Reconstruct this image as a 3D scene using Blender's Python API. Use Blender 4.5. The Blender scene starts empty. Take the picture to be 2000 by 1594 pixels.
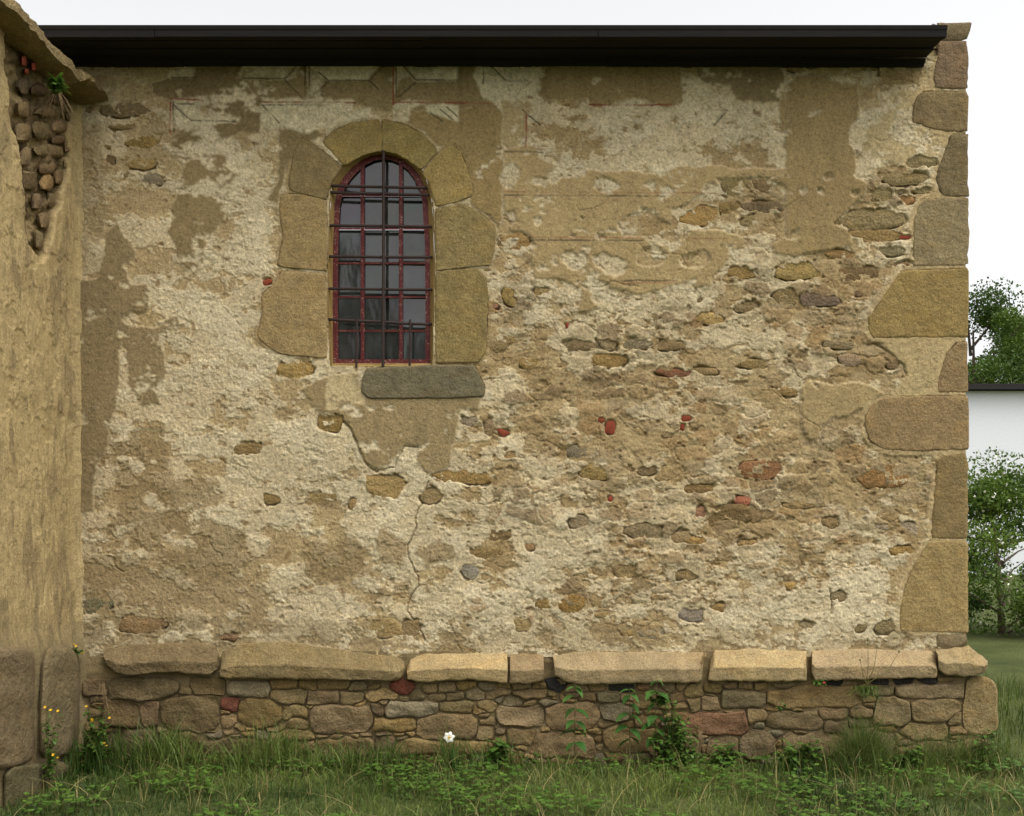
import bpy, math, random
import numpy as np
from mathutils import Vector, Matrix

sc = bpy.context.scene
COL = sc.collection
S, D, CXP, EYP, EZ = 0.0033, 7.0, 1000.0, 1005.0, 1.6      # metres per photo pixel on the wall plane, camera distance, eye line

# ------------------------------------------------------------------ camera, sky, sun, exposure
cam_d = bpy.data.cameras.new("camera"); cam = bpy.data.objects.new("camera", cam_d); COL.objects.link(cam)
cam.location = (0, -D, EZ); cam.rotation_euler = (math.radians(90), 0, 0)
cam_d.sensor_width = 36; cam_d.lens = 36 * D / (2000 * S)
cam_d.shift_y = (EYP - 797) / 2000; cam_d.clip_start = 0.05; cam_d.clip_end = 1500
sc.camera = cam
SUN_AZ, SUN_EL = math.radians(132), math.radians(64)
w = bpy.data.worlds.new("World"); sc.world = w; w.use_nodes = True
nt = w.node_tree; nt.nodes.clear()
sky = nt.nodes.new("ShaderNodeTexSky"); sky.sky_type = 'NISHITA'; sky.sun_disc = False
sky.sun_elevation = SUN_EL; sky.sun_rotation = SUN_AZ; sky.dust_density = 4.0; sky.air_density = 1.0; sky.ozone_density = 1.0
hs = nt.nodes.new("ShaderNodeHueSaturation"); hs.inputs['Saturation'].default_value = 0.05
bg = nt.nodes.new("ShaderNodeBackground"); bg.inputs['Strength'].default_value = 0.15
wo = nt.nodes.new("ShaderNodeOutputWorld")
nt.links.new(sky.outputs[0], hs.inputs['Color']); nt.links.new(hs.outputs[0], bg.inputs['Color']); nt.links.new(bg.outputs[0], wo.inputs['Surface'])
sl = bpy.data.lights.new("sun", 'SUN'); sl.energy = 0.65; sl.angle = math.radians(45); sl.color = (1.0, 0.95, 0.86)
sun = bpy.data.objects.new("sun", sl); COL.objects.link(sun)
sdir = Vector((math.sin(SUN_AZ) * math.cos(SUN_EL), math.cos(SUN_AZ) * math.cos(SUN_EL), math.sin(SUN_EL)))
sun.rotation_euler = sdir.to_track_quat('Z', 'Y').to_euler(); sun.location = sdir * 40
vs = sc.view_settings; vs.view_transform = 'Standard'; vs.look = 'None'; vs.exposure = 0.98; vs.gamma = 1.0; vs.use_curve_mapping = False

# ------------------------------------------------------------------ maths helpers
def W(px, py, d=0.0):
    """photo pixel -> point on the plane d metres in front of the wall"""
    k = (D - d) / D
    return (np.asarray(px) - CXP) * S * k, -d + 0 * np.asarray(px), EZ + (EYP - np.asarray(py)) * S * k
XB = -2.805
def WS(px, py, d=0.0):
    """photo pixel -> point on the buttress side face, d metres proud of it"""
    X = XB + np.asarray(d)
    y = D - D * X / ((np.asarray(px) - CXP) * S)
    return X + 0 * np.asarray(px), -y, EZ + (EYP - np.asarray(py)) * S * (D - y) / D
def lin(c):
    c = np.asarray(c, float) / 255.0
    return np.where(c <= 0.04045, c / 12.92, ((c + 0.055) / 1.055) ** 2.4)
_L = {}
def vn(X, Y, cell, seed, ax=1.0):
    if seed not in _L: _L[seed] = np.random.default_rng(seed).random((256, 256)).astype(np.float32)
    L = _L[seed]
    x = np.asarray(X, np.float32) / (cell * ax) + 17.3 * (seed % 13); y = np.asarray(Y, np.float32) / cell + 7.7 * (seed % 11)
    x0 = np.floor(x).astype(np.int32); y0 = np.floor(y).astype(np.int32)
    fx = x - x0; fy = y - y0; fx = fx * fx * (3 - 2 * fx); fy = fy * fy * (3 - 2 * fy)
    a = L[y0 & 255, x0 & 255]; b = L[y0 & 255, (x0 + 1) & 255]; c = L[(y0 + 1) & 255, x0 & 255]; d = L[(y0 + 1) & 255, (x0 + 1) & 255]
    return (a + (b - a) * fx) * (1 - fy) + (c + (d - c) * fx) * fy
def fbm(X, Y, cell, octv, seed, ax=1.0, gain=0.5):
    t = 0; s = 0; g = 1.0
    for o in range(octv):
        t = t + g * vn(X, Y, cell / 2 ** o, seed + o * 31, ax); s += g; g *= gain
    return t / s
def eq(f):
    q = np.quantile(f.ravel()[::37], np.linspace(0, 1, 65)); return np.interp(f, q, np.linspace(0, 1, 65))
def sstep(a, b, x):
    t = np.clip((x - a) / (b - a), 0, 1); return t * t * (3 - 2 * t)
def pip(poly, X, Y):
    p = np.asarray(poly, float); out = np.zeros(X.shape, bool)
    sub = (X >= p[:, 0].min()) & (X <= p[:, 0].max()) & (Y >= p[:, 1].min()) & (Y <= p[:, 1].max())
    x = X[sub]; y = Y[sub]; ins = np.zeros(x.shape, bool)
    for i in range(len(p)):
        x1, y1 = p[i]; x2, y2 = p[i - 1]
        if y1 == y2: continue
        ins ^= ((y1 > y) != (y2 > y)) & (x < (x2 - x1) * (y - y1) / (y2 - y1) + x1)
    out[sub] = ins; return out
def blur(m, n=1):
    m = m.astype(np.float32)
    for _ in range(n):
        m = (m + np.roll(m, 1, 0) + np.roll(m, -1, 0)) / 3; m = (m + np.roll(m, 1, 1) + np.roll(m, -1, 1)) / 3
    return m
def line_dist(pts, X, Y, rad):
    out = np.full(X.shape, 1e3, np.float32)
    for (x1, y1), (x2, y2) in zip(pts[:-1], pts[1:]):
        sub = (X > min(x1, x2) - rad) & (X < max(x1, x2) + rad) & (Y > min(y1, y2) - rad) & (Y < max(y1, y2) + rad)
        x = X[sub]; y = Y[sub]; dx, dy = x2 - x1, y2 - y1
        t = np.clip(((x - x1) * dx + (y - y1) * dy) / max(dx * dx + dy * dy, 1e-6), 0, 1)
        out[sub] = np.minimum(out[sub], np.hypot(x - x1 - t * dx, y - y1 - t * dy))
    return out

# ------------------------------------------------------------------ object helpers
def raw_mesh(name, P, F, mat=None, smooth=True, sharp=None):
    """P (n,3); F list of int arrays (m,k)"""
    me = bpy.data.meshes.new(name); P = np.ascontiguousarray(P, np.float32)
    me.vertices.add(len(P)); me.vertices.foreach_set('co', P.ravel())
    if not isinstance(F, (list, tuple)): F = [F]
    F = [np.asarray(f, np.int32) for f in F if len(f)]
    idx = np.concatenate([f.ravel() for f in F]); tot = np.concatenate([np.full(len(f), f.shape[1], np.int32) for f in F])
    me.loops.add(len(idx)); me.loops.foreach_set('vertex_index', idx)
    me.polygons.add(len(tot)); st = np.zeros(len(tot), np.int32); st[1:] = np.cumsum(tot)[:-1]
    me.polygons.foreach_set('loop_start', st)
    me.update(calc_edges=True)
    if mat: me.materials.append(mat)
    if smooth:
        me.shade_smooth()
        if sharp: me.set_sharp_from_angle(angle=math.radians(sharp))
    return me
def link(name, me, parent=None, color=None):
    o = bpy.data.objects.new(name, me); COL.objects.link(o)
    if parent is not None: o.parent = parent; o.matrix_parent_inverse = Matrix.Identity(4)
    if color is not None: o.color = (*[float(v) for v in lin(color)], 1)
    return o
def tag(o, label=None, cat=None, group=None, kind=None):
    for k, v in (('label', label), ('category', cat), ('group', group), ('kind', kind)):
        if v: o[k] = v
    return o
def thing(name, label, cat, group=None, loc=(0, 0, 0)):
    o = bpy.data.objects.new(name, None); COL.objects.link(o); o.location = loc; o.empty_display_size = 0.1
    return tag(o, label, cat, group)
def setattr_col(me, name, rgb):
    a = me.attributes.new(name, 'FLOAT_COLOR', 'POINT'); v = np.ones((len(rgb), 4), np.float32); v[:, :3] = rgb
    a.data.foreach_set('color', v.ravel())
class MB:
    def __init__(s): s.v = []; s.f = []
    def add(s, vs, fs):
        b = len(s.v); s.v += [tuple(map(float, v)) for v in vs]; s.f += [tuple(i + b for i in f) for f in fs]
    def box(s, x0, x1, y0, y1, z0, z1):
        s.add([(x0, y0, z0), (x1, y0, z0), (x1, y1, z0), (x0, y1, z0), (x0, y0, z1), (x1, y0, z1), (x1, y1, z1), (x0, y1, z1)],
              [(0, 3, 2, 1), (4, 5, 6, 7), (0, 1, 5, 4), (1, 2, 6, 5), (2, 3, 7, 6), (3, 0, 4, 7)])
    def tube(s, pts, rad, n=6, cap=True):
        pts = [Vector(p) for p in pts]; rad = rad if isinstance(rad, (list, tuple)) else [rad] * len(pts)
        rings = []; b = len(s.v)
        for i, p in enumerate(pts):
            t = (pts[min(i + 1, len(pts) - 1)] - pts[max(i - 1, 0)]).normalized()
            a = t.cross(Vector((0.31, 0.17, 0.93)))
            if a.length < 1e-3: a = t.cross(Vector((1, 0, 0)))
            a.normalize(); c = t.cross(a)
            s.v += [tuple(p + (a * math.cos(2 * math.pi * k / n) + c * math.sin(2 * math.pi * k / n)) * rad[i]) for k in range(n)]
        for i in range(len(pts) - 1):
            for k in range(n):
                s.f.append((b + i * n + k, b + i * n + (k + 1) % n, b + (i + 1) * n + (k + 1) % n, b + (i + 1) * n + k))
        if cap:
            s.f.append(tuple(b + k for k in range(n))[::-1]); s.f.append(tuple(b + (len(pts) - 1) * n + k for k in range(n)))
    def build(s, name, mat, parent=None, smooth=False, color=None, sharp=40):
        me = bpy.data.meshes.new(name); me.from_pydata(s.v, [], s.f); me.update(); me.materials.append(mat)
        if smooth: me.shade_smooth(); me.set_sharp_from_angle(angle=math.radians(sharp))
        return link(name, me, parent, color)

# ------------------------------------------------------------------ materials
class M:
    def __init__(s, name):
        s.m = bpy.data.materials.new(name); s.m.use_nodes = True; s.t = s.m.node_tree
        s.b = s.t.nodes['Principled BSDF']; s.pos = s.n('ShaderNodeNewGeometry').outputs['Position']
    def n(s, ty, **kw):
        nd = s.t.nodes.new(ty)
        for k, v in kw.items(): setattr(nd, k, v)
        return nd
    def l(s, a, b): s.t.links.new(a, b)
    def noise(s, scale, det=3, rough=0.6, vec=None, out='Fac', sx=(1, 1, 1)):
        nd = s.n('ShaderNodeTexNoise'); nd.inputs['Scale'].default_value = scale; nd.inputs['Detail'].default_value = det; nd.inputs['Roughness'].default_value = rough
        v = vec or s.pos
        if sx != (1, 1, 1):
            mp = s.n('ShaderNodeMapping'); mp.inputs['Scale'].default_value = sx; s.l(v, mp.inputs['Vector']); v = mp.outputs[0]
        s.l(v, nd.inputs['Vector']); return nd.outputs[out]
    def rng(s, v, a, b, c, d):
        nd = s.n('ShaderNodeMapRange'); s.l(v, nd.inputs[0])
        for i, x in enumerate((a, b, c, d)): nd.inputs[1 + i].default_value = x
        return nd.outputs[0]
    def mul(s, col, fac):
        nd = s.n('ShaderNodeVectorMath', operation='SCALE'); s.l(col, nd.inputs[0]); s.l(fac, nd.inputs['Scale']); return nd.outputs[0]
    def mix(s, f, a, b):
        nd = s.n('ShaderNodeMix', data_type='RGBA')
        if isinstance(f, (int, float)): nd.inputs[0].default_value = f
        else: s.l(f, nd.inputs[0])
        for i, x in ((6, a), (7, b)):
            if hasattr(x, 'links'): s.l(x, nd.inputs[i])
            else: nd.inputs[i].default_value = (*[float(q) for q in x], 1)
        return nd.outputs[2]
    def math(s, op, a, b):
        nd = s.n('ShaderNodeMath', operation=op)
        for i, x in enumerate((a, b)):
            if isinstance(x, (int, float)): nd.inputs[i].default_value = x
            else: s.l(x, nd.inputs[i])
        return nd.outputs[0]
    def bump(s, h, dist, strength=1.0):
        nd = s.n('ShaderNodeBump'); nd.inputs['Distance'].default_value = dist; nd.inputs['Strength'].default_value = strength
        s.l(h, nd.inputs['Height']); s.l(nd.outputs[0], s.b.inputs['Normal'])
    def done(s, col, rough=0.9, spec=0.25):
        if hasattr(col, 'links'): s.l(col, s.b.inputs['Base Color'])
        else: s.b.inputs['Base Color'].default_value = (*[float(q) for q in col], 1)
        s.b.inputs['Roughness'].default_value = rough; s.b.inputs['Specular IOR Level'].default_value = spec
        return s.m

def mat_plaster():
    m = M('weathered_plaster'); at = m.n('ShaderNodeAttribute', attribute_name='albedo')
    g1 = m.noise(210, 3, .8); g2 = m.noise(70, 5, .75); g3 = m.noise(100, 3, .6, sx=(.7, 1, 1.2))
    f = m.math('MULTIPLY', m.rng(g1, .25, .75, .66, 1.34), m.rng(g2, .3, .7, .78, 1.2))
    pit = m.rng(g3, .30, .37, .55, 1.0)
    c = m.mul(at.outputs['Color'], m.math('MULTIPLY', f, pit))
    h = m.math('ADD', m.math('MULTIPLY', g2, 1.0), m.math('MULTIPLY', g1, .5))
    m.bump(m.math('ADD', h, m.math('MULTIPLY', pit, .8)), .007, 1.0)
    return m.done(c, .95, .15)
def mat_stone(name='granite', grain=1.0, bumpd=.006):
    m = M(name); oi = m.n('ShaderNodeObjectInfo')
    g1 = m.noise(125, 3, .9); g2 = m.noise(60, 5, .75); b1 = m.noise(9, 5, .6); b2 = m.noise(26, 4, .6); st = m.noise(5, 3, .6, sx=(1, 1, 2.4))
    f = m.math('MULTIPLY', m.rng(g1, .25, .75, 1 - .62 * grain, 1 + .62 * grain), m.rng(g2, .3, .7, 1 - .2 * grain, 1 + .2 * grain))
    f = m.math('MULTIPLY', f, m.rng(b1, .3, .7, .80, 1.18))
    c = m.mul(oi.outputs['Color'], f)
    warm = m.mix(m.rng(st, .5, .68, 0, .45), c, m.mul(c, m.rng(b2, .2, .8, .75, 1.25)))
    nd = m.n('ShaderNodeVectorMath', operation='MULTIPLY'); nd.inputs[1].default_value = (1.06, .97, .84); m.l(warm, nd.inputs[0])
    c2 = m.mix(m.rng(st, .52, .62, 0, .5), warm, nd.outputs[0])
    lich = m.rng(m.noise(14, 6, .7), .60, .68, 0, .45)
    c3 = m.mix(lich, c2, m.mul(c2, m.rng(g2, .3, .7, .55, .8)))
    m.bump(m.math('ADD', m.math('MULTIPLY', g2, 1.0), m.math('ADD', m.math('MULTIPLY', g1, .5), m.math('MULTIPLY', b2, 2.6))), bumpd, .9)
    return m.done(c3, .92, .2)
def mat_simple(name, col, rough=.8, var=.25, scale=60, sx=(1, 1, 1), bumpd=.001, spec=.3):
    m = M(name); g = m.noise(scale, 4, .65, sx=sx); col = lin(col)
    m.bump(g, bumpd, .8)
    return m.done(m.mix(m.rng(g, .3, .7, 0, 1), col * (1 - var), np.minimum(col * (1 + var), 1)), rough, spec)
def mat_paint():
    m = M('peeling_red_paint'); a = m.noise(110, 5, .7); b = m.noise(18, 4, .6); g = m.noise(260, 2, .6)
    red = m.mix(m.rng(b, .35, .65, 0, 1), lin((80, 17, 18)), lin((98, 26, 23)))
    pr = m.mix(m.rng(g, .4, .6, 0, 1), lin((186, 170, 146)), lin((110, 92, 74)))
    c = m.mix(m.rng(m.math('ADD', a, m.math('MULTIPLY', b, .35)), .775, .80, 0, 1), red, pr)
    m.bump(a, .0015, .6); return m.done(c, .55, .35)
def mat_glass():
    m = M('old_window_glass'); n1 = m.noise(11, 2, .5, sx=(1, 1, .35)); n2 = m.noise(40, 3, .6)
    tint = m.noise(4.5, 2, .5, out='Color')
    m.bump(n1, .0030, .4)
    col = m.mix(m.rng(m.noise(6, 4, .6), .35, .7, 0, 1), (.010, .011, .010), (.034, .034, .029))
    nd = m.n('ShaderNodeMix', data_type='RGBA'); nd.inputs[0].default_value = .22
    nd.inputs[6].default_value = (1, 1, 1, 1); m.l(tint, nd.inputs[7]); m.l(nd.outputs[2], m.b.inputs['Specular Tint'])
    m.b.inputs['IOR'].default_value = 1.62
    return m.done(col, .07, .62)
def mat_leaf(name, c1, c2, attr=True, rough=.5):
    m = M(name)
    if attr: f = m.n('ShaderNodeAttribute', attribute_name='tint').outputs['Fac']
    else: f = m.n('ShaderNodeObjectInfo').outputs['Random']
    c = m.mix(f, lin(c1), lin(c2)); g = m.noise(70, 2, .5); c = m.mul(c, m.rng(g, .3, .7, .85, 1.15))
    tr = m.n('ShaderNodeBsdfTranslucent'); m.l(m.mul(c, m.rng(g, 0, 1, .9, .9)), tr.inputs['Color'])
    mx = m.n('ShaderNodeMixShader'); mx.inputs[0].default_value = .30
    m.done(c, rough, .25); m.l(m.b.outputs[0], mx.inputs[1]); m.l(tr.outputs[0], mx.inputs[2])
    m.l(mx.outputs[0], m.t.nodes['Material Output'].inputs['Surface']); return m.m
PLASTER = mat_plaster(); STONE = mat_stone(); RUBBLE = mat_stone('rubble_stone', 1.0, .014)
PAINT = mat_paint(); GLASS = mat_glass()
IRON = mat_simple('rusty_iron', (52, 38, 33), .7, .35, 160, bumpd=.001)
DARKWOOD = mat_simple('dark_tarred_wood', (22, 17, 13), .8, .45, 30, sx=(.08, 1.5, 1.5), bumpd=.001)
BRICK = mat_simple('red_brick', (128, 60, 38), .9, .25, 120, bumpd=.002)
MORTAR = mat_simple('reveal_mortar', (150, 124, 74), .95, .25, 90, bumpd=.004)
LIMEWASH = mat_simple('lime_render', (176, 156, 112), .95, .15, 40, bumpd=.004)
WHITEWALL = mat_simple('white_render', (222, 224, 226), .9, .05, 20)
SHEET = mat_simple('roof_sheet', (28, 25, 22), .6, .2, 12)
GRASS = mat_leaf('grass_blades', (44, 68, 22), (122, 136, 66)); LEAFM = mat_leaf('herb_leaves', (52, 82, 28), (96, 124, 50))
NETTLE = mat_leaf('broad_leaves', (58, 96, 40), (86, 122, 58), attr=False)
TREELEAF = mat_leaf('tree_leaves', (44, 70, 22), (104, 128, 48))
STEM = mat_simple('plant_stems', (104, 100, 58), .7, .2, 50); DRY = mat_simple('dry_stems', (140, 116, 84), .8, .25, 50)
BARK = mat_simple('bark', (84, 72, 58), .9, .35, 25, bumpd=.01)
PETALW = mat_simple('white_petals', (240, 238, 222), .6, .03, 60); PETALY = mat_simple('yellow_petals', (216, 170, 22), .6, .12, 90)
PETALR = mat_simple('red_petals', (170, 40, 60), .6, .12, 90)

# ------------------------------------------------------------------ stone builder
def chaikin(p, n=1):
    for _ in range(n):
        q = np.roll(p, -1, 0); p = np.stack([p * .75 + q * .25, p * .25 + q * .75], 1).reshape(-1, 2)
    return p
def resample(p, step):
    out = []
    for a, b in zip(p, np.roll(p, -1, 0)):
        k = max(1, int(np.hypot(*(b - a)) / step))
        for i in range(k): out.append(a + (b - a) * i / k)
    return np.array(out)
def ease(n):
    t = np.linspace(0, 1, n); return t - np.sin(2 * np.pi * t) / (2 * np.pi) * .72
def stone(name, poly, parent, color, d0=0.0, proud=.01, rnd=6, back=.08, mode=None, nu=None, nv=None, rough=.004, cell=16,
          jit=1.2, ch=1, prof=None, seed=0, mp=W, mat=None, tilt=0.0, label=None, vary=True, arris=None, facet=1.0, sat=.90):
    rs = random.Random(seed * 7 + 3); p = np.array(poly, float)
    if ch: p = chaikin(resample(p, 40) if ch < 2 else p, ch)
    p = resample(p, 4)
    if jit: p = p + np.stack([vn(p[:, 0], p[:, 1], 9, 40 + seed % 7) - .5, vn(p[:, 0], p[:, 1], 9, 60 + seed % 7) - .5], 1) * 2 * jit
    wd, ht = np.ptp(p[:, 0]), np.ptp(p[:, 1])
    mode = mode or ('col' if wd >= ht else 'row')
    if mode == 'row': p = p[:, ::-1]
    a0, a1 = p[:, 0].min() + .4, p[:, 0].max() - .4
    nu = nu or int(np.clip((a1 - a0) / 7, 5, 34)); nv = nv or int(np.clip((ht if mode == 'col' else wd) / 7, 4, 16))
    U = a0 + (a1 - a0) * ease(nu); q = np.roll(p, -1, 0); lo = np.zeros(nu); hi = np.zeros(nu)
    for i, u in enumerate(U):
        m_ = ((p[:, 0] > u) != (q[:, 0] > u)); t = (u - p[m_, 0]) / (q[m_, 0] - p[m_, 0]); yy = p[m_, 1] + t * (q[m_, 1] - p[m_, 1])
        lo[i], hi[i] = (yy.min(), yy.max()) if len(yy) else (p[:, 1].mean(),) * 2
    V = ease(nv) if arris is None else np.array(sorted(set([0.0, .03] + list(np.linspace(.08, arris - .03, 5)) + [arris] + list(np.linspace(arris + .03, .93, 4)) + [.97, 1.0])))
    nv = len(V)
    A = U[:, None] + 0 * V[None]; B = lo[:, None] + (hi - lo)[:, None] * V[None]
    dist = np.minimum(np.minimum(A - a0, a1 - A), np.minimum(B - lo[:, None], hi[:, None] - B))
    X, Y = (A, B) if mode == 'col' else (B, A)
    e = np.clip(dist / rnd, 0, 1); dome = np.sqrt(np.maximum(0, 1 - (1 - e) ** 2))
    off = 61.7 * seed
    ns = (fbm(X + off, Y, cell, 3, 91, 1.5) - .5) * 2
    rdg = .5 - np.abs(2 * fbm(X + off * 2, Y, cell * 1.7, 2, 95, 1.3) - 1) * 2.2
    dd = d0 + proud * dome + rough * (ns * .8 + rdg * .6 * facet) * (.35 + .65 * e)
    if tilt: dd = dd + e * tilt * (rs.uniform(-1, 1) * (X - X.mean()) / max(wd, 1) + rs.uniform(-1, 1) * (Y - Y.mean()) / max(ht, 1))
    if prof is not None: dd = dd + prof(X, Y, V[None] + 0 * A)
    x, y, z = mp(X, Y, dd); P = np.stack([x, y, z], -1).reshape(-1, 3)
    I = np.arange(nu * nv).reshape(nu, nv)
    Q = np.stack([I[:-1, :-1], I[:-1, 1:], I[1:, 1:], I[1:, :-1]], -1).reshape(-1, 4)
    loop = np.concatenate([I[:, 0], I[-1, 1:], I[-2::-1, -1], I[0, -2:0:-1]])
    x2, y2, z2 = mp(X.reshape(-1)[loop], Y.reshape(-1)[loop], np.full(len(loop), d0 - back))
    nb = len(P); P = np.vstack([P, np.stack([x2, y2, z2], -1)]); k = np.arange(len(loop)); k2 = np.roll(k, -1)
    Q2 = np.stack([loop[k], loop[k2], nb + k2, nb + k], -1)
    if mode == 'row': Q = Q[:, ::-1]
    c0 = P.mean(0); me = raw_mesh(name, P - c0, [Q, Q2], mat or STONE, sharp=62)
    col = np.array(color, float); lm_ = col @ np.array([.3, .59, .11])
    col = lm_ + (col - lm_) * sat
    if vary: col = col * rs.uniform(.92, 1.08) * np.array([rs.uniform(.98, 1.02), 1, rs.uniform(.95, 1.05)])
    o = link(name, me, parent, np.clip(col, 0, 255)); o.location = c0
    if parent is not None: o.location = Vector(c0) - parent.location
    if label: o['label'] = label
    return o
def bbpoly(x0, y0, x1, y1, seed, ex=3.2, j=.10):
    rs = random.Random(seed); n = 13; out = []; rot = rs.uniform(0, .5)
    for i in range(n):
        t = 2 * math.pi * (i + rot) / n; c, s = math.cos(t), math.sin(t); r = 1 + rs.uniform(-j, j * .6)
        u = math.copysign(abs(c) ** (2 / ex), c) * r; v = math.copysign(abs(s) ** (2 / ex), s) * r
        out.append(((x0 + x1) / 2 + u * (x1 - x0) / 2, (y0 + y1) / 2 + v * (y1 - y0) / 2))
    sh = rs.uniform(-.12, .12) * (x1 - x0); h = max(y1 - y0, 1)
    return [(x + sh * (y - (y0 + y1) / 2) / h, y) for x, y in out]

# ------------------------------------------------------------------ traced outlines (photo pixels)
QUOINS = [
 ([(1831,45),(1898,44),(1896,54),(1891,73),(1884,78),(1851,80),(1829,78),(1830,65),(1835,54)], (98,84,58)),
 ([(1829,81),(1889,81),(1891,125),(1889,174),(1826,174),(1822,151),(1824,130),(1831,110)], (112,92,64)),
 ([(1801,178),(1887,177),(1891,191),(1891,258),(1856,260),(1816,252),(1779,237),(1784,201),(1791,186)], (112,96,66)),
 ([(1856,263),(1890,261),(1892,384),(1846,384),(1833,374),(1826,346),(1836,316),(1849,286)], (122,103,70)),
 ([(1811,388),(1890,387),(1892,450),(1890,518),(1784,519),(1782,465),(1785,430),(1795,400)], (130,114,78)),
 ([(1761,528),(1887,523),(1891,531),(1890,660),(1708,661),(1696,648),(1696,623),(1716,593),(1741,556)], (148,122,72)),
 ([(1871,667),(1889,666),(1892,761),(1888,768),(1831,766),(1829,751),(1839,719),(1846,694),(1859,676)], (128,102,66)),
 ([(1760,772),(1880,771),(1891,776),(1892,880),(1750,881),(1722,877),(1700,862),(1690,835),(1690,810),(1700,790),(1725,778)], (146,122,76)),
 ([(1841,890),(1884,886),(1890,895),(1891,1046),(1885,1053),(1819,1052),(1820,1013),(1826,940),(1829,898)], (140,116,74)),
 ([(1814,1057),(1884,1057),(1891,1066),(1891,1235),(1756,1232),(1756,1199),(1764,1151),(1781,1111),(1801,1076)], (158,132,80)),
 ([(1828,1239),(1888,1238),(1891,1257),(1871,1266),(1829,1267)], (124,108,76))]
SURR = [
 ([(630,277),(651,256),(686,240),(741,233),(747,266),(745,297),(718,301),(693,312),(673,326)], 'col', (124,108,58)),
 ([(744,233),(784,241),(821,259),(846,284),(854,297),(822,335),(801,317),(776,302),(748,296),(750,266)], 'col', (130,110,60)),
 ([(588,272),(600,274),(623,289),(669,326),(655,346),(645,365),(638,390),(600,381),(565,371),(563,351),(573,301)], 'row', (138,114,66)),
 ([(550,380),(583,378),(638,392),(640,450),(639,530),(575,523),(540,520),(548,483),(554,465),(548,438),(545,400)], 'row', (140,116,66)),
 ([(550,529),(636,535),(639,576),(638,701),(583,694),(545,692),(515,671),(501,656),(512,613),(510,576),(538,551)], 'row', (136,116,70)),
 ([(856,299),(871,287),(889,286),(902,301),(912,326),(919,351),(922,384),(902,392),(876,398),(852,404),(844,378),(836,356),(823,337)], 'row', (138,118,68)),
 ([(850,409),(897,398),(922,406),(947,423),(969,450),(967,483),(957,518),(902,522),(851,529),(850,475)], 'row', (146,122,72)),
 ([(851,532),(902,525),(932,524),(949,541),(954,576),(952,626),(949,689),(934,709),(851,710),(849,626)], 'row', (138,116,68)),
 ([(713,721),(751,716),(839,713),(927,713),(932,726),(949,756),(947,774),(877,779),(789,779),(718,778),(706,764),(708,739)], 'col', (118,106,76))]
COPING = [
 ([(201,1269),(264,1259),(402,1255),(430,1267),(424,1319),(376,1317),(321,1312),(289,1317),(246,1321),(221,1312),(201,1294)], (120,98,62)),
 ([(434,1272),(470,1257),(560,1253),(640,1265),(700,1275),(780,1282),(790,1295),(791,1315),(780,1328),(760,1331),(690,1328),(560,1327),(430,1325),(427,1310)], (136,114,72)),
 ([(801,1287),(826,1276),(992,1277),(989,1335),(964,1332),(912,1327),(826,1333),(796,1328),(795,1307)], (160,134,88)),
 ([(996,1276),(1062,1279),(1063,1330),(1030,1336),(996,1335)], (138,110,76)),
 ([(1080,1282),(1120,1274),(1274,1272),(1374,1274),(1371,1327),(1361,1333),(1125,1337),(1105,1331),(1083,1320)], (158,136,90)),
 ([(1393,1269),(1480,1268),(1577,1272),(1574,1330),(1480,1331),(1384,1330),(1386,1300)], (168,142,86)),
 ([(1585,1271),(1676,1267),(1819,1272),(1829,1283),(1831,1325),(1776,1325),(1663,1328),(1593,1331),(1585,1314)], (164,142,96)),
 ([(1829,1269),(1892,1261),(1914,1279),(1928,1291),(1930,1304),(1924,1314),(1902,1322),(1851,1320),(1833,1309)], (164,138,90))]
B_, G_, T_, O_, R_, K_ = (122,100,66), (128,116,90), (148,122,76), (152,118,60), (136,80,58), (62,58,54)
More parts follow.
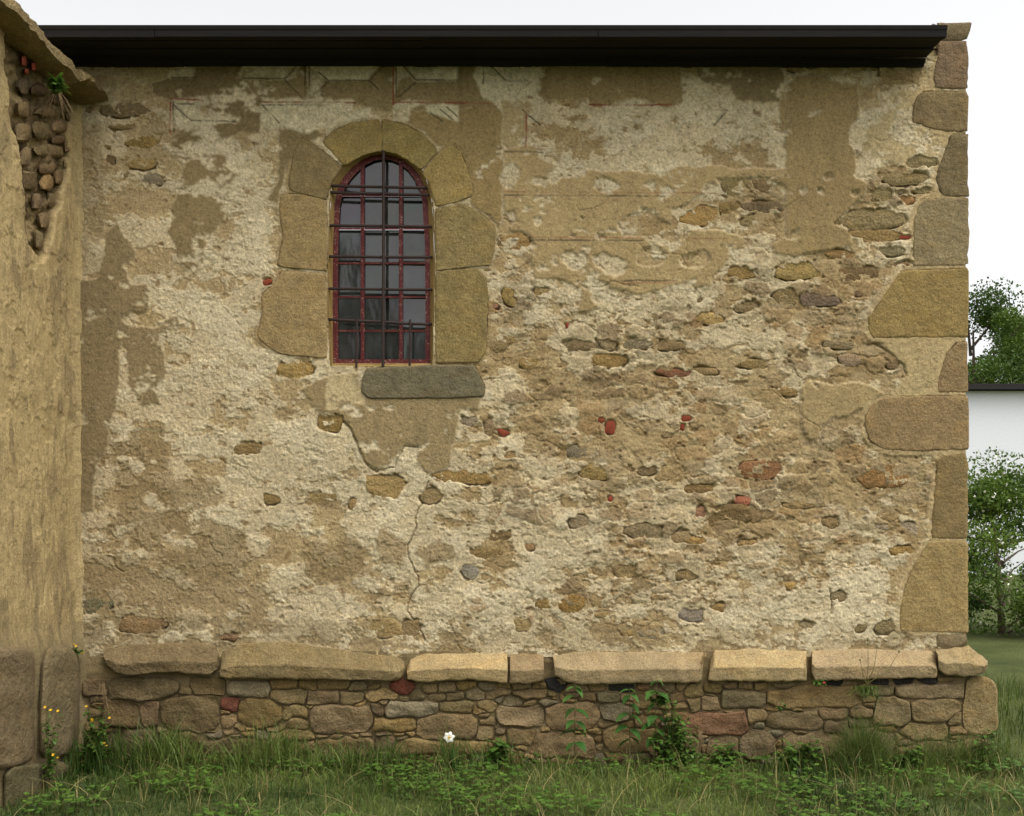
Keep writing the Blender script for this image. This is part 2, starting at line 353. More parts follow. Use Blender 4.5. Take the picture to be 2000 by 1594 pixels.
WSTONE = [  # exposed stones in the upper wall: box, colour, squareness
 (190,199,293,229,(120,100,66)),(152,203,186,222,(120,104,70)),(244,264,315,289,(134,104,52)),(243,306,308,332,(146,120,72)),(273,336,320,364,(136,122,92)),
 (206,277,224,288,(110,84,60)),(205,300,224,326,(122,98,62)),(238,336,255,353,(126,106,70)),(205,240,262,254,(142,118,74)),(300,178,320,192,(140,116,72)),
 (541,705,612,740,(150,120,62)),(618,803,675,846,(128,98,52)),(707,927,795,975,(148,116,62)),(843,918,965,946,(146,110,52)),(951,1034,1001,1058,(124,98,62)),
 (918,1064,982,1091,(132,106,64)),(898,1100,938,1131,(144,142,126)),(722,1203,783,1248,(150,124,76)),(784,1207,822,1250,(138,116,74)),(820,955,868,985,(140,118,74)),
 (1327,403,1406,443,(150,118,60)),(1403,391,1445,421,(138,108,58)),(1450,390,1533,418,(112,88,56)),(975,455,1036,490,(152,118,62)),(1404,346,1464,382,(124,104,68)),(1466,344,1512,378,(130,106,66)),
 (1445,420,1532,445,(124,102,66)),(1540,375,1640,420,None),
 (1100,664,1168,686,(114,94,62)),(1169,661,1209,685,(142,126,92)),(1209,662,1274,685,(112,98,78)),(1276,664,1342,686,(124,98,60)),(1010,696,1067,718,(138,108,58)),
 (1150,690,1225,721,(152,116,58)),(1275,720,1350,736,(126,74,48)),(1354,716,1405,735,(136,108,66)),(1358,608,1413,635,(160,130,74)),(1362,580,1378,596,(122,100,68)),
 (1640,517,1724,553,(112,88,54)),(1735,511,1779,522,(110,86,58)),(1630,410,1776,452,(152,126,76)),(1650,448,1770,474,(146,118,68)),(1715,338,1824,362,(136,116,80)),(1765,303,1826,330,(140,122,84)),
 (1698,364,1746,395,(138,118,80)),(1752,379,1786,400,(148,104,56)),(1776,364,1822,378,(136,120,84)),(1748,365,1768,379,(138,122,88)),(1563,570,1640,601,(112,92,72)),(1510,560,1560,598,(138,112,66)),(1506,512,1610,548,(146,120,70)),
 (1612,488,1668,508,(148,112,58)),(1716,480,1770,500,(140,126,92)),(1730,694,1759,720,(120,96,60)),(1688,583,1718,588,None),(1668,565,1690,580,(118,98,72)),(1636,690,1685,715,(134,110,86)),(1603,664,1672,682,(142,124,84)),
 (1668,905,1772,957,(152,106,50)),(1735,1064,1785,1087,(150,116,60)),(1530,1137,1559,1150,(158,120,64)),(1622,1153,1665,1180,(128,112,82)),(1440,897,1523,938,(128,78,46)),(1382,985,1467,1033,(118,90,54)),(1430,968,1468,990,(140,72,50)),
 (1353,990,1377,1018,(136,86,60)),(1330,945,1400,965,(122,96,58)),(1130,905,1198,937,(128,102,58)),(1203,903,1240,930,(122,102,70)),(1245,905,1285,932,(128,104,68)),(1196,1094,1246,1130,(130,106,64)),(1316,1114,1360,1135,(110,92,62)),
 (1086,1160,1143,1200,(150,112,52)),(1327,1187,1376,1215,(134,128,108)),(1246,1226,1300,1250,(126,114,92)),(1555,1215,1590,1232,(130,112,76)),(1668,1214,1693,1237,(118,102,70)),(1710,1208,1750,1240,(134,116,80)),(1045,1168,1082,1190,(146,116,66)),
 (1340,1048,1384,1066,(148,112,52)),(1024,1060,1045,1076,(128,96,58)),(1388,1178,1420,1198,(148,116,62)),(1315,828,1340,842,None),(1105,870,1150,898,(118,104,80)),(1290,845,1320,858,(126,106,76)),(1440,1052,1480,1068,(144,114,62)),
 (1640,122,1676,150,(128,104,62)),(1678,120,1714,152,(136,106,62)),(1717,120,1800,153,(126,108,74)),(1725,154,1796,172,(150,124,74)),(1537,122,1570,141,(122,104,72)),(1572,122,1640,138,(118,94,60)),(1722,172,1738,180,None),
 (157,1168,222,1199,(108,104,80)),(222,1200,330,1237,(124,98,62)),(426,1237,470,1252,(140,104,80)),(960,590,975,605,(150,96,66)),(980,560,1010,600,(150,120,66)),(975,640,1010,672,(142,118,70)),(955,665,990,690,(138,116,74)),
 (1100,1020,1160,1035,None),(600,960,660,985,(144,118,72)),(515,960,550,985,(134,108,64)),(680,975,700,1000,(138,110,66)),(455,862,512,890,(136,110,62)),(1345,735,1500,760,None),(1220,1020,1300,1055,(134,112,78)),(1310,1035,1350,1062,(136,112,76)),
 (1110,1005,1150,1030,(132,112,82)),(1165,925,1205,940,None),(985,880,1010,900,(150,120,70)),(1040,560,1075,580,(150,122,70)),(1420,520,1475,545,(156,122,66)),(1430,590,1480,610,(136,112,72)),(1440,700,1500,722,(138,112,70)),(1520,755,1560,775,(148,120,72)),
 (1600,1010,1640,1035,(136,110,66)),(1760,1020,1795,1052,(140,128,104)),(1708,1022,1735,1038,(140,128,104)),(1555,1130,1600,1160,None),(1790,905,1812,945,(132,118,84)),(1530,980,1595,996,(136,108,60)),(1605,912,1625,950,(128,112,82)),(1000,1205,1040,1235,(138,116,72)),
 (1160,1195,1190,1210,(140,118,76)),(1210,1228,1240,1245,(142,112,62)),(1090,1232,1150,1250,None),(900,812,935,835,(128,112,88)),(946,818,966,852,(120,100,74)),(1010,830,1024,848,None),(1195,885,1215,900,(112,100,80))]
WBRICK = [(1180,821,1202,849),(972,838,996,854),(512,543,532,558),(1168,816,1180,826),(1330,811,1350,822),(1328,827,1337,841),(1186,967,1196,980),(1104,629,1111,642),(1758,459,1778,468)]

OPEN = [(647,713),(642,600),(643,500),(646,400),(648,362),(657,343),(672,325),(693,311),(718,300),(745,296),(776,302),(801,316),(821,335),(833,352),(841,380),(846,420),(848,500),(846,600),(843,713)]

# ------------------------------------------------------------------ the chapel wall: plaster relief
chapel = thing('chapel', 'old rubble stone chapel with peeling cream and tan plaster and one barred arched window', 'chapel', loc=(0, 0, 0))
STEP = 1.72
gx = np.arange(136, 1886, STEP); gy = np.arange(110, 1284, STEP)
X, Y = [a.astype(np.float32) for a in np.meshgrid(gx, gy)]
wx = (fbm(X, Y, 34, 4, 5) - .5) * 2; wy = (fbm(X, Y, 34, 4, 6) - .5) * 2
fx = (fbm(X, Y, 9, 2, 7) - .5) * 2; fy = (fbm(X, Y, 9, 2, 8) - .5) * 2
def wmask(poly, amp=9, fine=3.0):
    return pip(poly, X + wx * amp + fx * fine, Y + wy * amp + fy * fine)
def gs(cx, cy, sx, sy): return np.exp(-((X - cx) / sx) ** 2 - ((Y - cy) / sy) ** 2)
def shade(rgb, f): return np.asarray(rgb)[None, None, :] * f[..., None]

cream = .50 + .30 * gs(430, 600, 130, 330) + .32 * gs(1280, 250, 280, 90) + .25 * gs(700, 880, 260, 180) + .30 * gs(1620, 1130, 180, 90) + .22 * gs(1020, 1120, 130, 120) \
    + .22 * gs(1740, 240, 60, 90) + .16 * gs(1280, 560, 130, 60) - .34 * gs(1300, 780, 330, 130) - .30 * gs(1650, 620, 180, 160) - .25 * gs(1640, 930, 190, 110) - .20 * gs(1350, 1000, 200, 120) \
    - .22 * gs(330, 1080, 140, 140) - .12 * gs(520, 1150, 130, 90) + .2 * gs(500, 1000, 110, 70) - .1 * gs(250, 250, 80, 140)
stony = .9 * gs(1150, 720, 200, 170) + .9 * gs(1350, 920, 300, 170) + 1.0 * gs(1620, 620, 190, 160) + .9 * gs(1620, 930, 180, 120) + .6 * gs(1300, 1120, 330, 120) + .7 * gs(1010, 560, 50, 120) \
    + .9 * gs(1760, 360, 80, 50) + .8 * gs(1470, 390, 80, 40) + .35 * gs(260, 280, 90, 130) + .4 * gs(800, 1180, 420, 70) + .35 * gs(940, 960, 130, 80) + .4 * gs(1450, 560, 90, 70)
stony = np.clip(stony, 0, 1)

# Worley rubble under the plaster
def worley(cw, chh, seed):
    rg = np.random.default_rng(seed); J = rg.random((200, 200, 3)).astype(np.float32)
    xx = (X + wx * 22 + fx * 5) / cw; yy = (Y + wy * 13 + fy * 4) / chh; xi = np.floor(xx).astype(int); yi = np.floor(yy).astype(int)
    f1 = np.full(X.shape, 9., np.float32); f2 = f1.copy(); idv = np.zeros(X.shape, np.float32)
    for dy in (-1, 0, 1):
        for dx in (-1, 0, 1):
            j = J[(yi + dy) % 200, (xi + dx + ((yi + dy) % 2) * 7) % 200]
            ds = np.hypot(xi + dx + .15 + .7 * j[..., 0] - xx, yi + dy + .15 + .7 * j[..., 1] - yy)
            up = ds < f1; f2 = np.where(up, f1, np.minimum(f2, ds)); idv = np.where(up, j[..., 2], idv); f1 = np.where(up, ds, f1)
    return f1, f2, idv
f1, f2, sid = worley(58, 29, 3)
edge = f2 - f1
n_big = fbm(X, Y, 130, 3, 11); n_mid = fbm(X, Y, 46, 4, 12, 1.6); n_flk = eq(fbm(X, Y, 52, 6, 13, 1.35, .68)); n_sml = fbm(X, Y, 13, 3, 14, 1.5); n_fin = fbm(X, Y, 5, 2, 15)
n_flk2 = eq(fbm(X + 900, Y, 36, 6, 23, 1.5, .68)); n_str = fbm(X, Y, 24, 4, 16, 3.0)

# base coat (rough lime mortar), with a thin cream top coat flaking off it
coat = sstep(-.05, .03, cream + .02 - n_flk)
coat2 = sstep(-.02, .02, cream - .30 - n_flk2)
under_c = shade(lin((172, 147, 100)), .80 + .45 * n_mid) * np.array([1, 1, 1])
under_c = under_c + (shade(lin((150, 122, 74)), .8 + .4 * n_sml) - under_c) * (sstep(.55, .85, n_flk2) * .6)[..., None]
cream_c = shade(lin((198, 177, 134)), .84 + .34 * n_mid)
pale_c = shade(lin((208, 190, 150)), .86 + .26 * n_mid)
left = sstep(1000, 700, X)[..., None] * .45
under_c = under_c + (shade(lin((186, 162, 114)), .80 + .42 * n_mid) - under_c) * left
alb = under_c + (cream_c - under_c) * coat[..., None]
alb = alb + (pale_c - alb) * (coat2 * .75)[..., None]
crust = (1 - np.abs(2 * fbm(X, Y, 22, 3, 61, 2.2) - 1)) * .6 + (1 - np.abs(2 * fbm(X, Y, 9, 2, 62, 1.6) - 1)) * .4
calm = 1 - .40 * sstep(1000, 700, X)
h = (.0045 * (crust - .8) + .0048 * (n_sml - .5)) * calm + .010 * (n_big - .5) + .007 * (n_mid - .5) + .003 * (n_fin - .5) + .0046 * coat + .0030 * coat2 + .004 * (n_str - .5)
# rubble showing through
sm = sstep(.0, .10, stony - .22 - .85 * eq(fbm(X, Y, 44, 6, 33, 1.4, .62)) + .10) * sstep(.05, .22, edge)
pal = np.array([lin(c) for c in ((150,122,74),(140,112,66),(160,132,84),(132,116,86),(146,108,58),(156,134,94),(126,102,66),(150,124,80))])
st_c = pal[np.minimum((sid * 8).astype(int), 7)] * (.78 + .5 * n_sml)[..., None]
alb = alb + (st_c - alb) * (sm * (.32 + .42 * sstep(.4, .8, sid)))[..., None]
h = h + sm * (.003 * (1 - f1) + .007 * (sid - .5)) + stony * .011 * (eq(fbm(X, Y, 26, 4, 44, 1.7)) - .5)
joint = (1 - sstep(.0, .10, edge)) * sstep(.15, .5, stony) * sstep(.5, .75, n_flk2)
h = h - .007 * joint
# scattered deep pits
pit = sstep(.80, .86, fbm(X, Y, 11, 2, 51, 1.5)) * sstep(.25, .6, stony + .25); h = h - .012 * pit
# brown specks of old mortar on cream
speck = sstep(.70, .76, fbm(X, Y, 15, 4, 17, 1.4, .65)) * (1 - .6 * stony)
alb = alb + (shade(lin((134, 104, 58)), .8 + .4 * n_sml) - alb) * (speck * .75)[..., None]

# flat brownish staining at the low left
def stain(poly, rgb, k, amp=18, soft=3, thr=None):
    global alb
    m = blur(wmask(poly, amp, 6), soft)
    if thr is not None: m = m * sstep(thr - .06, thr + .06, n_flk2)
    alb = alb + (shade(lin(rgb), .86 + .3 * n_mid) - alb) * (m * k)[..., None]
stain([(215,845),(320,828),(326,905),(338,945),(438,945),(440,975),(400,1000),(480,1040),(500,1085),(440,1140),(370,1132),(300,1080),(230,1100),(212,1050),(228,980)], (144,121,78), .7, 14, 3, .25)
stain([(596,1050),(650,1065),(690,1045),(718,1080),(700,1120),(650,1135),(600,1125),(590,1080)], (142,119,76), .75, 8, 1)
stain([(740,1030),(790,1055),(790,1110),(745,1100),(730,1060)], (146,121,76), .7, 8, 1)
stain([(810,1065),(885,1065),(890,1090),(840,1100),(812,1085)], (140,115,70), .75, 8, 1)
stain([(610,945),(660,950),(655,990),(590,985)], (136,112,70), .6, 8, 1, .3)
stain([(150,1080),(420,1090),(520,1170),(480,1255),(150,1255)], (150,128,86), .45, 20, 8, .2)
stain([(150,1200),(1000,1225),(1000,1262),(150,1268)], (140,122,86), .45, 12, 5, .3)
stain([(1000,1225),(1900,1225),(1900,1275),(1000,1275)], (150,132,92), .4, 12, 5, .4)
stain([(150,260),(200,240),(205,440),(160,545),(150,545)], (158,136,92), .55, 16, 9)
stain([(200,140),(320,140),(320,190),(200,200)], (160,138,92), .6, 12, 4)

# smooth tan top plaster, a raised skin with broken edges
SMOOTH = [
 ([(372,120),(470,118),(482,140),(515,190),(510,230),(505,262),(470,262),(430,275),(400,290),(370,310),(335,305),(335,270),(350,255),(380,245),(460,240),(462,232),(430,222),(380,205),(335,200),(300,190),(296,165),(330,155),(376,152)], (130,110,70), .007, 7, .25),
 ([(420,295),(440,305),(445,330),(470,345),(455,360),(440,400),(438,430),(420,450),(400,490),(398,520),(385,531),(360,525),(345,500),(345,480),(330,450),(345,425),(335,405),(345,380),(350,350),(365,315),(395,305)], (143,121,78), .008, 6, .12),
 ([(120,545),(190,545),(205,500),(210,455),(232,437),(262,490),(262,505),(240,515),(252,530),(252,552),(285,555),(298,580),(295,605),(265,615),(235,625),(240,635),(300,640),(345,618),(352,633),(312,650),(322,700),(325,725),(315,745),(305,765),(318,790),(280,790),(250,745),(250,690),(240,672),(232,690),(232,740),(225,790),(215,830),(215,870),(195,900),(185,940),(185,1000),(120,1000)], (144,123,83), .009, 6, .08),
 ([(705,776),(940,778),(935,800),(900,800),(893,840),(885,870),(880,905),(862,922),(830,920),(818,900),(818,868),(790,868),(775,890),(760,905),(735,915),(715,905),(700,870),(690,850),(670,820),(655,808),(620,800),(590,760),(640,735),(700,725)], (152,130,86), .011, 5, .06),
 ([(790,180),(860,195),(895,208),(958,190),(980,225),(982,300),(980,420),(975,445),(960,425),(920,398),(915,340),(890,288),(860,286),(830,255),(790,236)], (152,127,76), .009, 4, .04),
 ([(590,118),(950,118),(960,150),(955,205),(900,212),(760,218),(700,205),(690,196),(640,190),(590,192),(500,192),(470,150),(480,118)], (145,123,78), .009, 5, .10),
 ([(1037,118),(1330,118),(1334,200),(1300,215),(1280,205),(1250,195),(1205,200),(1150,205),(1150,192),(1100,195),(1060,197),(1042,180)], (147,124,77), .011, 5, .06),
 ([(1345,118),(1520,118),(1530,150),(1525,200),(1490,200),(1440,195),(1420,165),(1375,165)], (136,116,76), .010, 7, .16),
 ([(1530,175),(1560,148),(1600,150),(1640,165),(1675,170),(1680,225),(1660,250),(1655,280),(1668,300),(1672,320),(1665,345),(1695,360),(1690,385),(1660,405),(1628,435),(1640,445),(1660,455),(1660,478),(1650,487),(1580,495),(1550,502),(1510,495),(1508,480),(1535,460),(1537,395),(1535,360),(1500,350),(1530,340),(1540,300),(1525,250),(1525,200)], (158,133,84), .013, 5, .04),
 ([(985,290),(1045,285),(1055,310),(1090,325),(1075,355),(1110,350),(1140,330),(1200,335),(1290,340),(1330,325),(1400,325),(1440,330),(1535,330),(1530,345),(1400,350),(1405,365),(1330,400),(1310,410),(1310,435),(1290,430),(1280,410),(1240,415),(1205,435),(1215,460),(1260,465),(1270,480),(1330,478),(1350,450),(1400,450),(1450,465),(1455,485),(1425,488),(1425,510),(1400,530),(1390,545),(1385,560),(1355,560),(1360,545),(1325,555),(1290,565),(1245,575),(1210,565),(1180,560),(1165,600),(1150,610),(1125,612),(1138,570),(1135,560),(1085,545),(1045,545),(1035,500),(1045,480),(1030,455),(1000,450),(985,420),(980,350)], (172,146,95), .012, 5, .10),
 ([(975,190),(1040,205),(1030,290),(985,292)], (176,152,102), .005, 9, .3),
 ([(1565,755),(1580,742),(1630,752),(1680,745),(1725,765),(1690,790),(1685,800),(1655,815),(1625,815),(1600,830),(1600,850),(1590,860),(1575,855),(1565,830)], (168,143,94), .012, 4, .04),
 ([(1705,655),(1900,655),(1850,700),(1840,780),(1730,790),(1770,730),(1765,710),(1740,690)], (176,152,102), .009, 4, .04),
 ([(1690,195),(1790,175),(1830,80),(1850,80),(1850,300),(1790,330),(1740,320),(1700,300)], (186,162,112), .005, 12, .3),
 ([(640,738),(700,722),(712,785),(640,800)], (186,164,116), .005, 8, .2),
 ([(545,255),(600,245),(640,265),(600,280),(560,330),(540,400),(520,390),(545,345)], (134,114,72), .006, 6, .1),
]
HOLES = [(995,345,20,25,0),(1087,345,26,15,-.5),(1055,357,14,10,.3),(1182,360,25,14,.2),(1118,510,19,17,0),(1192,513,32,19,.5),(1275,503,30,18,-.4),(1355,510,34,18,0),(1170,570,14,26,.4),(1053,434,10,8,0),(1117,459,6,4,0),(1173,466,9,7,0),(1140,424,5,4,0),
         (1619,345,11,6,.1),(1600,374,6,5,0),(1670,381,10,7,0),(1548,457,15,8,-.6),(300,620,70,1,0),(268,622,22,10,.1),(995,430,12,14,0)]
hole = np.zeros(X.shape, np.float32)
for (cx, cy, a, b, r) in HOLES:
    X_, Y_ = X + wx * 9 + fx * 4, Y + wy * 9 + fy * 4
    u = (X_ - cx) * math.cos(r) + (Y_ - cy) * math.sin(r); v = -(X_ - cx) * math.sin(r) + (Y_ - cy) * math.cos(r)
    hole = np.maximum(hole, ((u / a) ** 2 + (v / b) ** 2 < 1).astype(np.float32))
streak = fbm(X, Y, 60, 3, 71, .25); smooth_m = np.zeros(X.shape, np.float32)
for i, (poly, rgb, hh, amp, wear) in enumerate(SMOOTH):
    m = wmask(poly, amp, 2.6).astype(np.float32) * (1 - hole)
    m = m * (n_flk2 > wear * (1.1 if wear > .1 else .5)).astype(np.float32)
    mh = blur(m, 1); smooth_m = np.maximum(smooth_m, mh)
    c = shade(lin(rgb), .90 + .20 * n_big) * (.90 + .2 * streak)[..., None] * (.97 + .06 * n_fin)[..., None]
    alb = alb + (c - alb) * mh[..., None]
    hs_ = hh + .003 * (n_big - .5) + .0018 * (n_sml - .5) + .001 * (n_fin - .5)
    h = h + (hs_ + .25 * h - h) * mh
    rim = mh * (1 - mh) * 4                                         # broken edge exposes pale lime
    alb = alb + (lin((196, 176, 134)) - alb) * (rim * .35 * sstep(.4, .6, n_flk))[..., None]
hm = blur(hole, 1); h = h - .002 * hm

# sgraffito frieze: pale painted panels with incised and red lines
PALE = lin((210, 194, 152))
for poly in ([(475,118),(594,118),(578,150),(560,158),(475,156)],[(600,118),(640,118),(640,150),(612,190),(602,192)],[(640,118),(748,118),(720,158),(640,158),(622,145)],[(772,118),(800,118),(780,160),(770,190)],[(782,118),(895,118),(895,160),(812,162)],
             [(512,196),(690,196),(690,215),(660,222),(640,250),(600,262),(560,250),(520,250),(508,230)],[(640,222),(725,210),(715,232),(680,240),(640,262)],[(768,205),(800,195),(840,200),(800,215),(798,240),(785,243),(765,228)],[(828,205),(896,205),(895,240),(880,235),(838,222)],
             [(336,194),(385,196),(382,208),(395,232),(462,238),(440,243),(378,245),(352,252),(340,240)],[(930,130),(1000,120),(1040,130),(1040,180),(990,195),(960,200),(940,190),(925,150)],[(330,135),(385,133),(380,150),(330,152)]):
    m = blur(wmask(poly, 3, 1.5), 1) * (.45 + .55 * sstep(.15, .5, n_flk2))
    alb = alb + (shade(PALE, .82 + .36 * n_sml) - alb) * (m * .95)[..., None]; h = h + .0022 * m
def lines(pts, rgb, wd, k, groove=0.0):
    global alb, h
    m = (1 - sstep(wd * .4, wd * 1.15, line_dist(pts, X + fx * .8, Y + fy * .8, 8))) * (.35 + .65 * sstep(.2, .55, n_flk))
    alb = alb + (lin(rgb) - alb) * (m * k)[..., None]; h = h - groove * m
RED, INK = (142, 70, 46), (84, 72, 48)
for p in ([(512,200),(694,201)],[(768,201),(960,202)],[(769,118),(768,205)],[(1150,206),(1325,206)],[(1028,206),(1027,290)],[(980,290),(1058,291)],[(985,376),(1400,378)],[(335,194),(398,196)],[(333,200),(332,262)],[(1000,464),(1255,465)],[(1340,466),(1420,467)],[(1205,553),(1320,553)]):
    lines(p, RED, 2.1, .9 if p[0][1] < 260 else .38)
for p in ([(475,154),(558,155),(582,128)],[(558,158),(592,194)],[(596,118),(596,194)],[(605,118),(605,194)],[(622,142),(642,158),(722,158),(748,130)],[(642,160),(606,194)],[(722,158),(740,176)],[(774,118),(774,190)],[(782,122),(812,157),(894,158)],[(812,162),(776,192)],
          [(335,152),(384,152)],[(340,206),(374,236),(460,238)],[(347,203),(378,203)],[(512,206),(640,206)],[(515,208),(545,240)],[(1020,215),(1055,245)],[(985,297),(1060,298)],[(985,383),(1300,384)],[(1380,216),(1420,216),(1395,245)],[(860,215),(885,235)],[(842,222),(865,238)],[(872,210),(893,228)],
          [(945,125),(944,165)],[(960,130),(990,160),(1030,158)],[(338,200),(340,258)],[(1190,549),(1320,549)],[(1000,470),(1255,471)]):
    lines(p, INK, 2.0, .8, .0015)
lines([(230,834),(270,838),(325,842)], (110, 132, 96), 1.6, .5)

# pointing ridge around the dressed blocks, sockets for every set stone, cracks
def ring(poly, wdt, rgb, rise, k=.85):
    global alb, h
    p = chaikin(np.array(poly, float)); dm = line_dist(list(p) + [p[0]], X + wx * 3, Y + wy * 3, wdt * 1.6)
    m = (1 - sstep(wdt * .6, wdt, dm)) * (.3 + .7 * sstep(.15, .4, n_flk2))
    alb = alb + (shade(lin(rgb), .85 + .3 * n_sml) - alb) * (m * k)[..., None]; h = h + (rise - h) * m * .8
for poly, c in QUOINS[1:-1]: ring(poly, 13, (184, 158, 108), .010)
for poly, md, c in SURR[:-1]: ring(poly, 7, (146, 122, 72), .005, .35)
def socket(poly, deep, amp=3.0, fine=2.0, shrink=None, smear=False):
    global h
    q = np.array(poly, float)
    if shrink:
        c_ = (q.max(0) + q.min(0)) / 2; hw_ = np.maximum(np.ptp(q, axis=0) / 2, 1); q = c_ + (q - c_) * np.maximum(hw_ - shrink, .3 * hw_) / hw_
    m = wmask(q, amp, fine).astype(np.float32)
    if smear: m = m * (n_flk < .70)
    m = blur(m, 1); h = h * (1 - m) + m * -deep
for poly, c in QUOINS: socket(poly, .05, 1.5, 1.0, 4)
for poly, md, c in SURR: socket(poly, .05, 1.5, 1.0, 3)
WP = []
for k, (x0, y0, x1, y1, c) in enumerate(WSTONE):
    if c is None: continue
    WP.append((bbpoly(x0, y0, x1, y1, 500 + k, 2.8, .22), np.array(c) * .72 + np.array((168, 144, 98)) * .30, k)); socket(WP[-1][0], .03, 11, 5, 2.5, True)
for k, b in enumerate(WBRICK): socket(bbpoly(*b, 900 + k, 3, .2), .02, 2, 1)
for pts, wd, dp in ([[(838,942),(828,965),(831,975),(820,990),(814,1005),(812,1030),(802,1050),(793,1066),(794,1078),(800,1090),(806,1105),(820,1125),(819,1145),(803,1162),(796,1178),(797,1195),(812,1212),(822,1235),(830,1250)], 1.1, .018],
                    [[(655,808),(675,828),(690,850),(700,872),(712,900),(724,916),(735,920)], 2.0, .02], [[(735,920),(770,912),(790,870),(816,872)], 1.4, .015], [[(206,1085),(222,1090),(226,1108),(240,1115)], 1.3, .012],
                    [[(1165,663),(1170,680)], 2.5, .03], [[(1706,668),(1740,690),(1765,712),(1770,735)], 1.6, .015], [[(1620,1152),(1625,1180),(1622,1200)], 2.2, .02], [[(440,600),(470,640)], .8, .006], [[(1711,122),(1716,150)], 2, .03]):
    dm = line_dist(pts, X + wx * 4 + fx * 1.5, Y + wy * 4 + fy * 1.5, 10); h = h - dp * (1 - sstep(wd * .5, wd * 1.3, dm))
# weathering tone, plus shade painted into the buttress corner and below the eave
weather_shade = 1 - .16 * gs(150, 700, 60, 900) - .10 * gs(300, 1150, 260, 160) - .10 * sstep(165, 118, Y)
rgw = np.random.default_rng(99); wn_ = rgw.normal(0, 1, X.shape).astype(np.float32); wn2 = blur(rgw.normal(0, 1, X.shape), 1) * 2.2
rgh = 1 - .45 * smooth_m
alb = alb * np.clip(1 + (.10 * wn_ + .10 * wn2) * (.5 + .5 * rgh), .5, 1.5)[..., None]
alb = alb * (1 - .42 * blur((rgw.random(X.shape) < .012 * rgh).astype(np.float32), 1) * 3)[..., None].clip(.5, 1)
h = h + (.0006 * wn_ + .0008 * wn2) * rgh
rc = random.Random(21)
for _ in range(34):                                                 # hairline cracks and lifted flake edges
    cx_, cy_ = rc.uniform(170, 1750), rc.uniform(160, 1230); a_ = rc.choice((rc.uniform(-.5, .5), rc.uniform(1.1, 2.0))); pts_ = [(cx_, cy_)]
    for _k in range(rc.randint(4, 12)):
        a_ += rc.uniform(-.7, .7); st_ = rc.uniform(6, 15); pts_.append((pts_[-1][0] + st_ * math.cos(a_), pts_[-1][1] + st_ * math.sin(a_)))
    h = h - .006 * (1 - sstep(.5, 1.5, line_dist(pts_, X + fx * 2, Y + fy * 2, 6)))
run = eq(fbm(X, Y, 190, 4, 161, .07))                               # rain washed streaks below the eave and the sill
ws = sstep(.60, .9, run) * (sstep(420, 130, Y) * .4 + gs(825, 850, 110, 70) * .8)
alb = alb * (1 - .20 * ws)[..., None]
lum_ = (alb @ np.array([.3, .59, .11]))[..., None]; alb = lum_ + (alb - lum_) * .88
alb = np.clip(alb * weather_shade[..., None], .01, .85)

ox, oy, oz = W(X, Y, 0.0)
P = np.stack([ox, -h, oz], -1).reshape(-1, 3)
ny, nx = X.shape; I = np.arange(nx * ny).reshape(ny, nx)
Q = np.stack([I[:-1, :-1], I[1:, :-1], I[1:, 1:], I[:-1, 1:]], -1).reshape(-1, 4)
om = np.array(OPEN, float); om = om + np.sign(om - np.array([745, 500])) * np.array([3, 4])
inside = pip(om, X, Y).reshape(-1)
Q = Q[~(inside[Q].all(1))]
me = raw_mesh('wall_plaster', P, Q, PLASTER); setattr_col(me, 'albedo', alb.reshape(-1, 3))
link('wall_plaster', me, chapel)

# ------------------------------------------------------------------ dressed blocks and set stones
for k, (poly, c) in enumerate(QUOINS):
    c = np.array(c) * .8 + np.array((140, 119, 78)) * .2
    stone('quoin_stone', poly, chapel, c, d0=.006, proud=.007, rnd=3.2, back=.30, seed=k + 1, rough=.0035, cell=34, jit=2.2, ch=0, facet=.6, sat=.90)
for k, (poly, md, c) in enumerate(SURR):
    nm = 'window_sill' if k == 8 else 'surround_stone'; c = np.array(c) * .5 + np.array((138, 119, 78) if k < 8 else (122, 110, 80)) * .5
    stone(nm, poly, chapel, c, d0=.006 if k != 8 else .012, proud=.007 if k != 8 else .012, rnd=3.5, back=.12, mode=md, seed=k + 21, rough=.0045, cell=30, jit=1.4, ch=0, nu=26, nv=18, facet=.6, sat=.92)
for poly, c, k in WP:
    stone('stone', poly, chapel, c, d0=-.002, proud=.004, rnd=2, back=.03, seed=k + 40, rough=.007, cell=10, jit=2.0, tilt=.010, mat=RUBBLE)
WBP = {0: [(1186,822),(1200,822),(1203,828),(1199,849),(1180,845),(1183,830)], 1: [(971,836),(981,838),(997,846),(986,853),(978,854),(974,845)], 2: [(512,549),(526,543),(533,548),(528,556),(515,559)]}
for k, b in enumerate(WBRICK):
    stone('brick', WBP.get(k) or bbpoly(*b, 900 + k, 5, .3), chapel, (150, 70, 48), d0=-.001, proud=.003, rnd=1.2, back=.03, seed=k + 300, rough=.003, cell=7, jit=.9, ch=0, mat=BRICK, label='broken red brick piece set in the plaster')

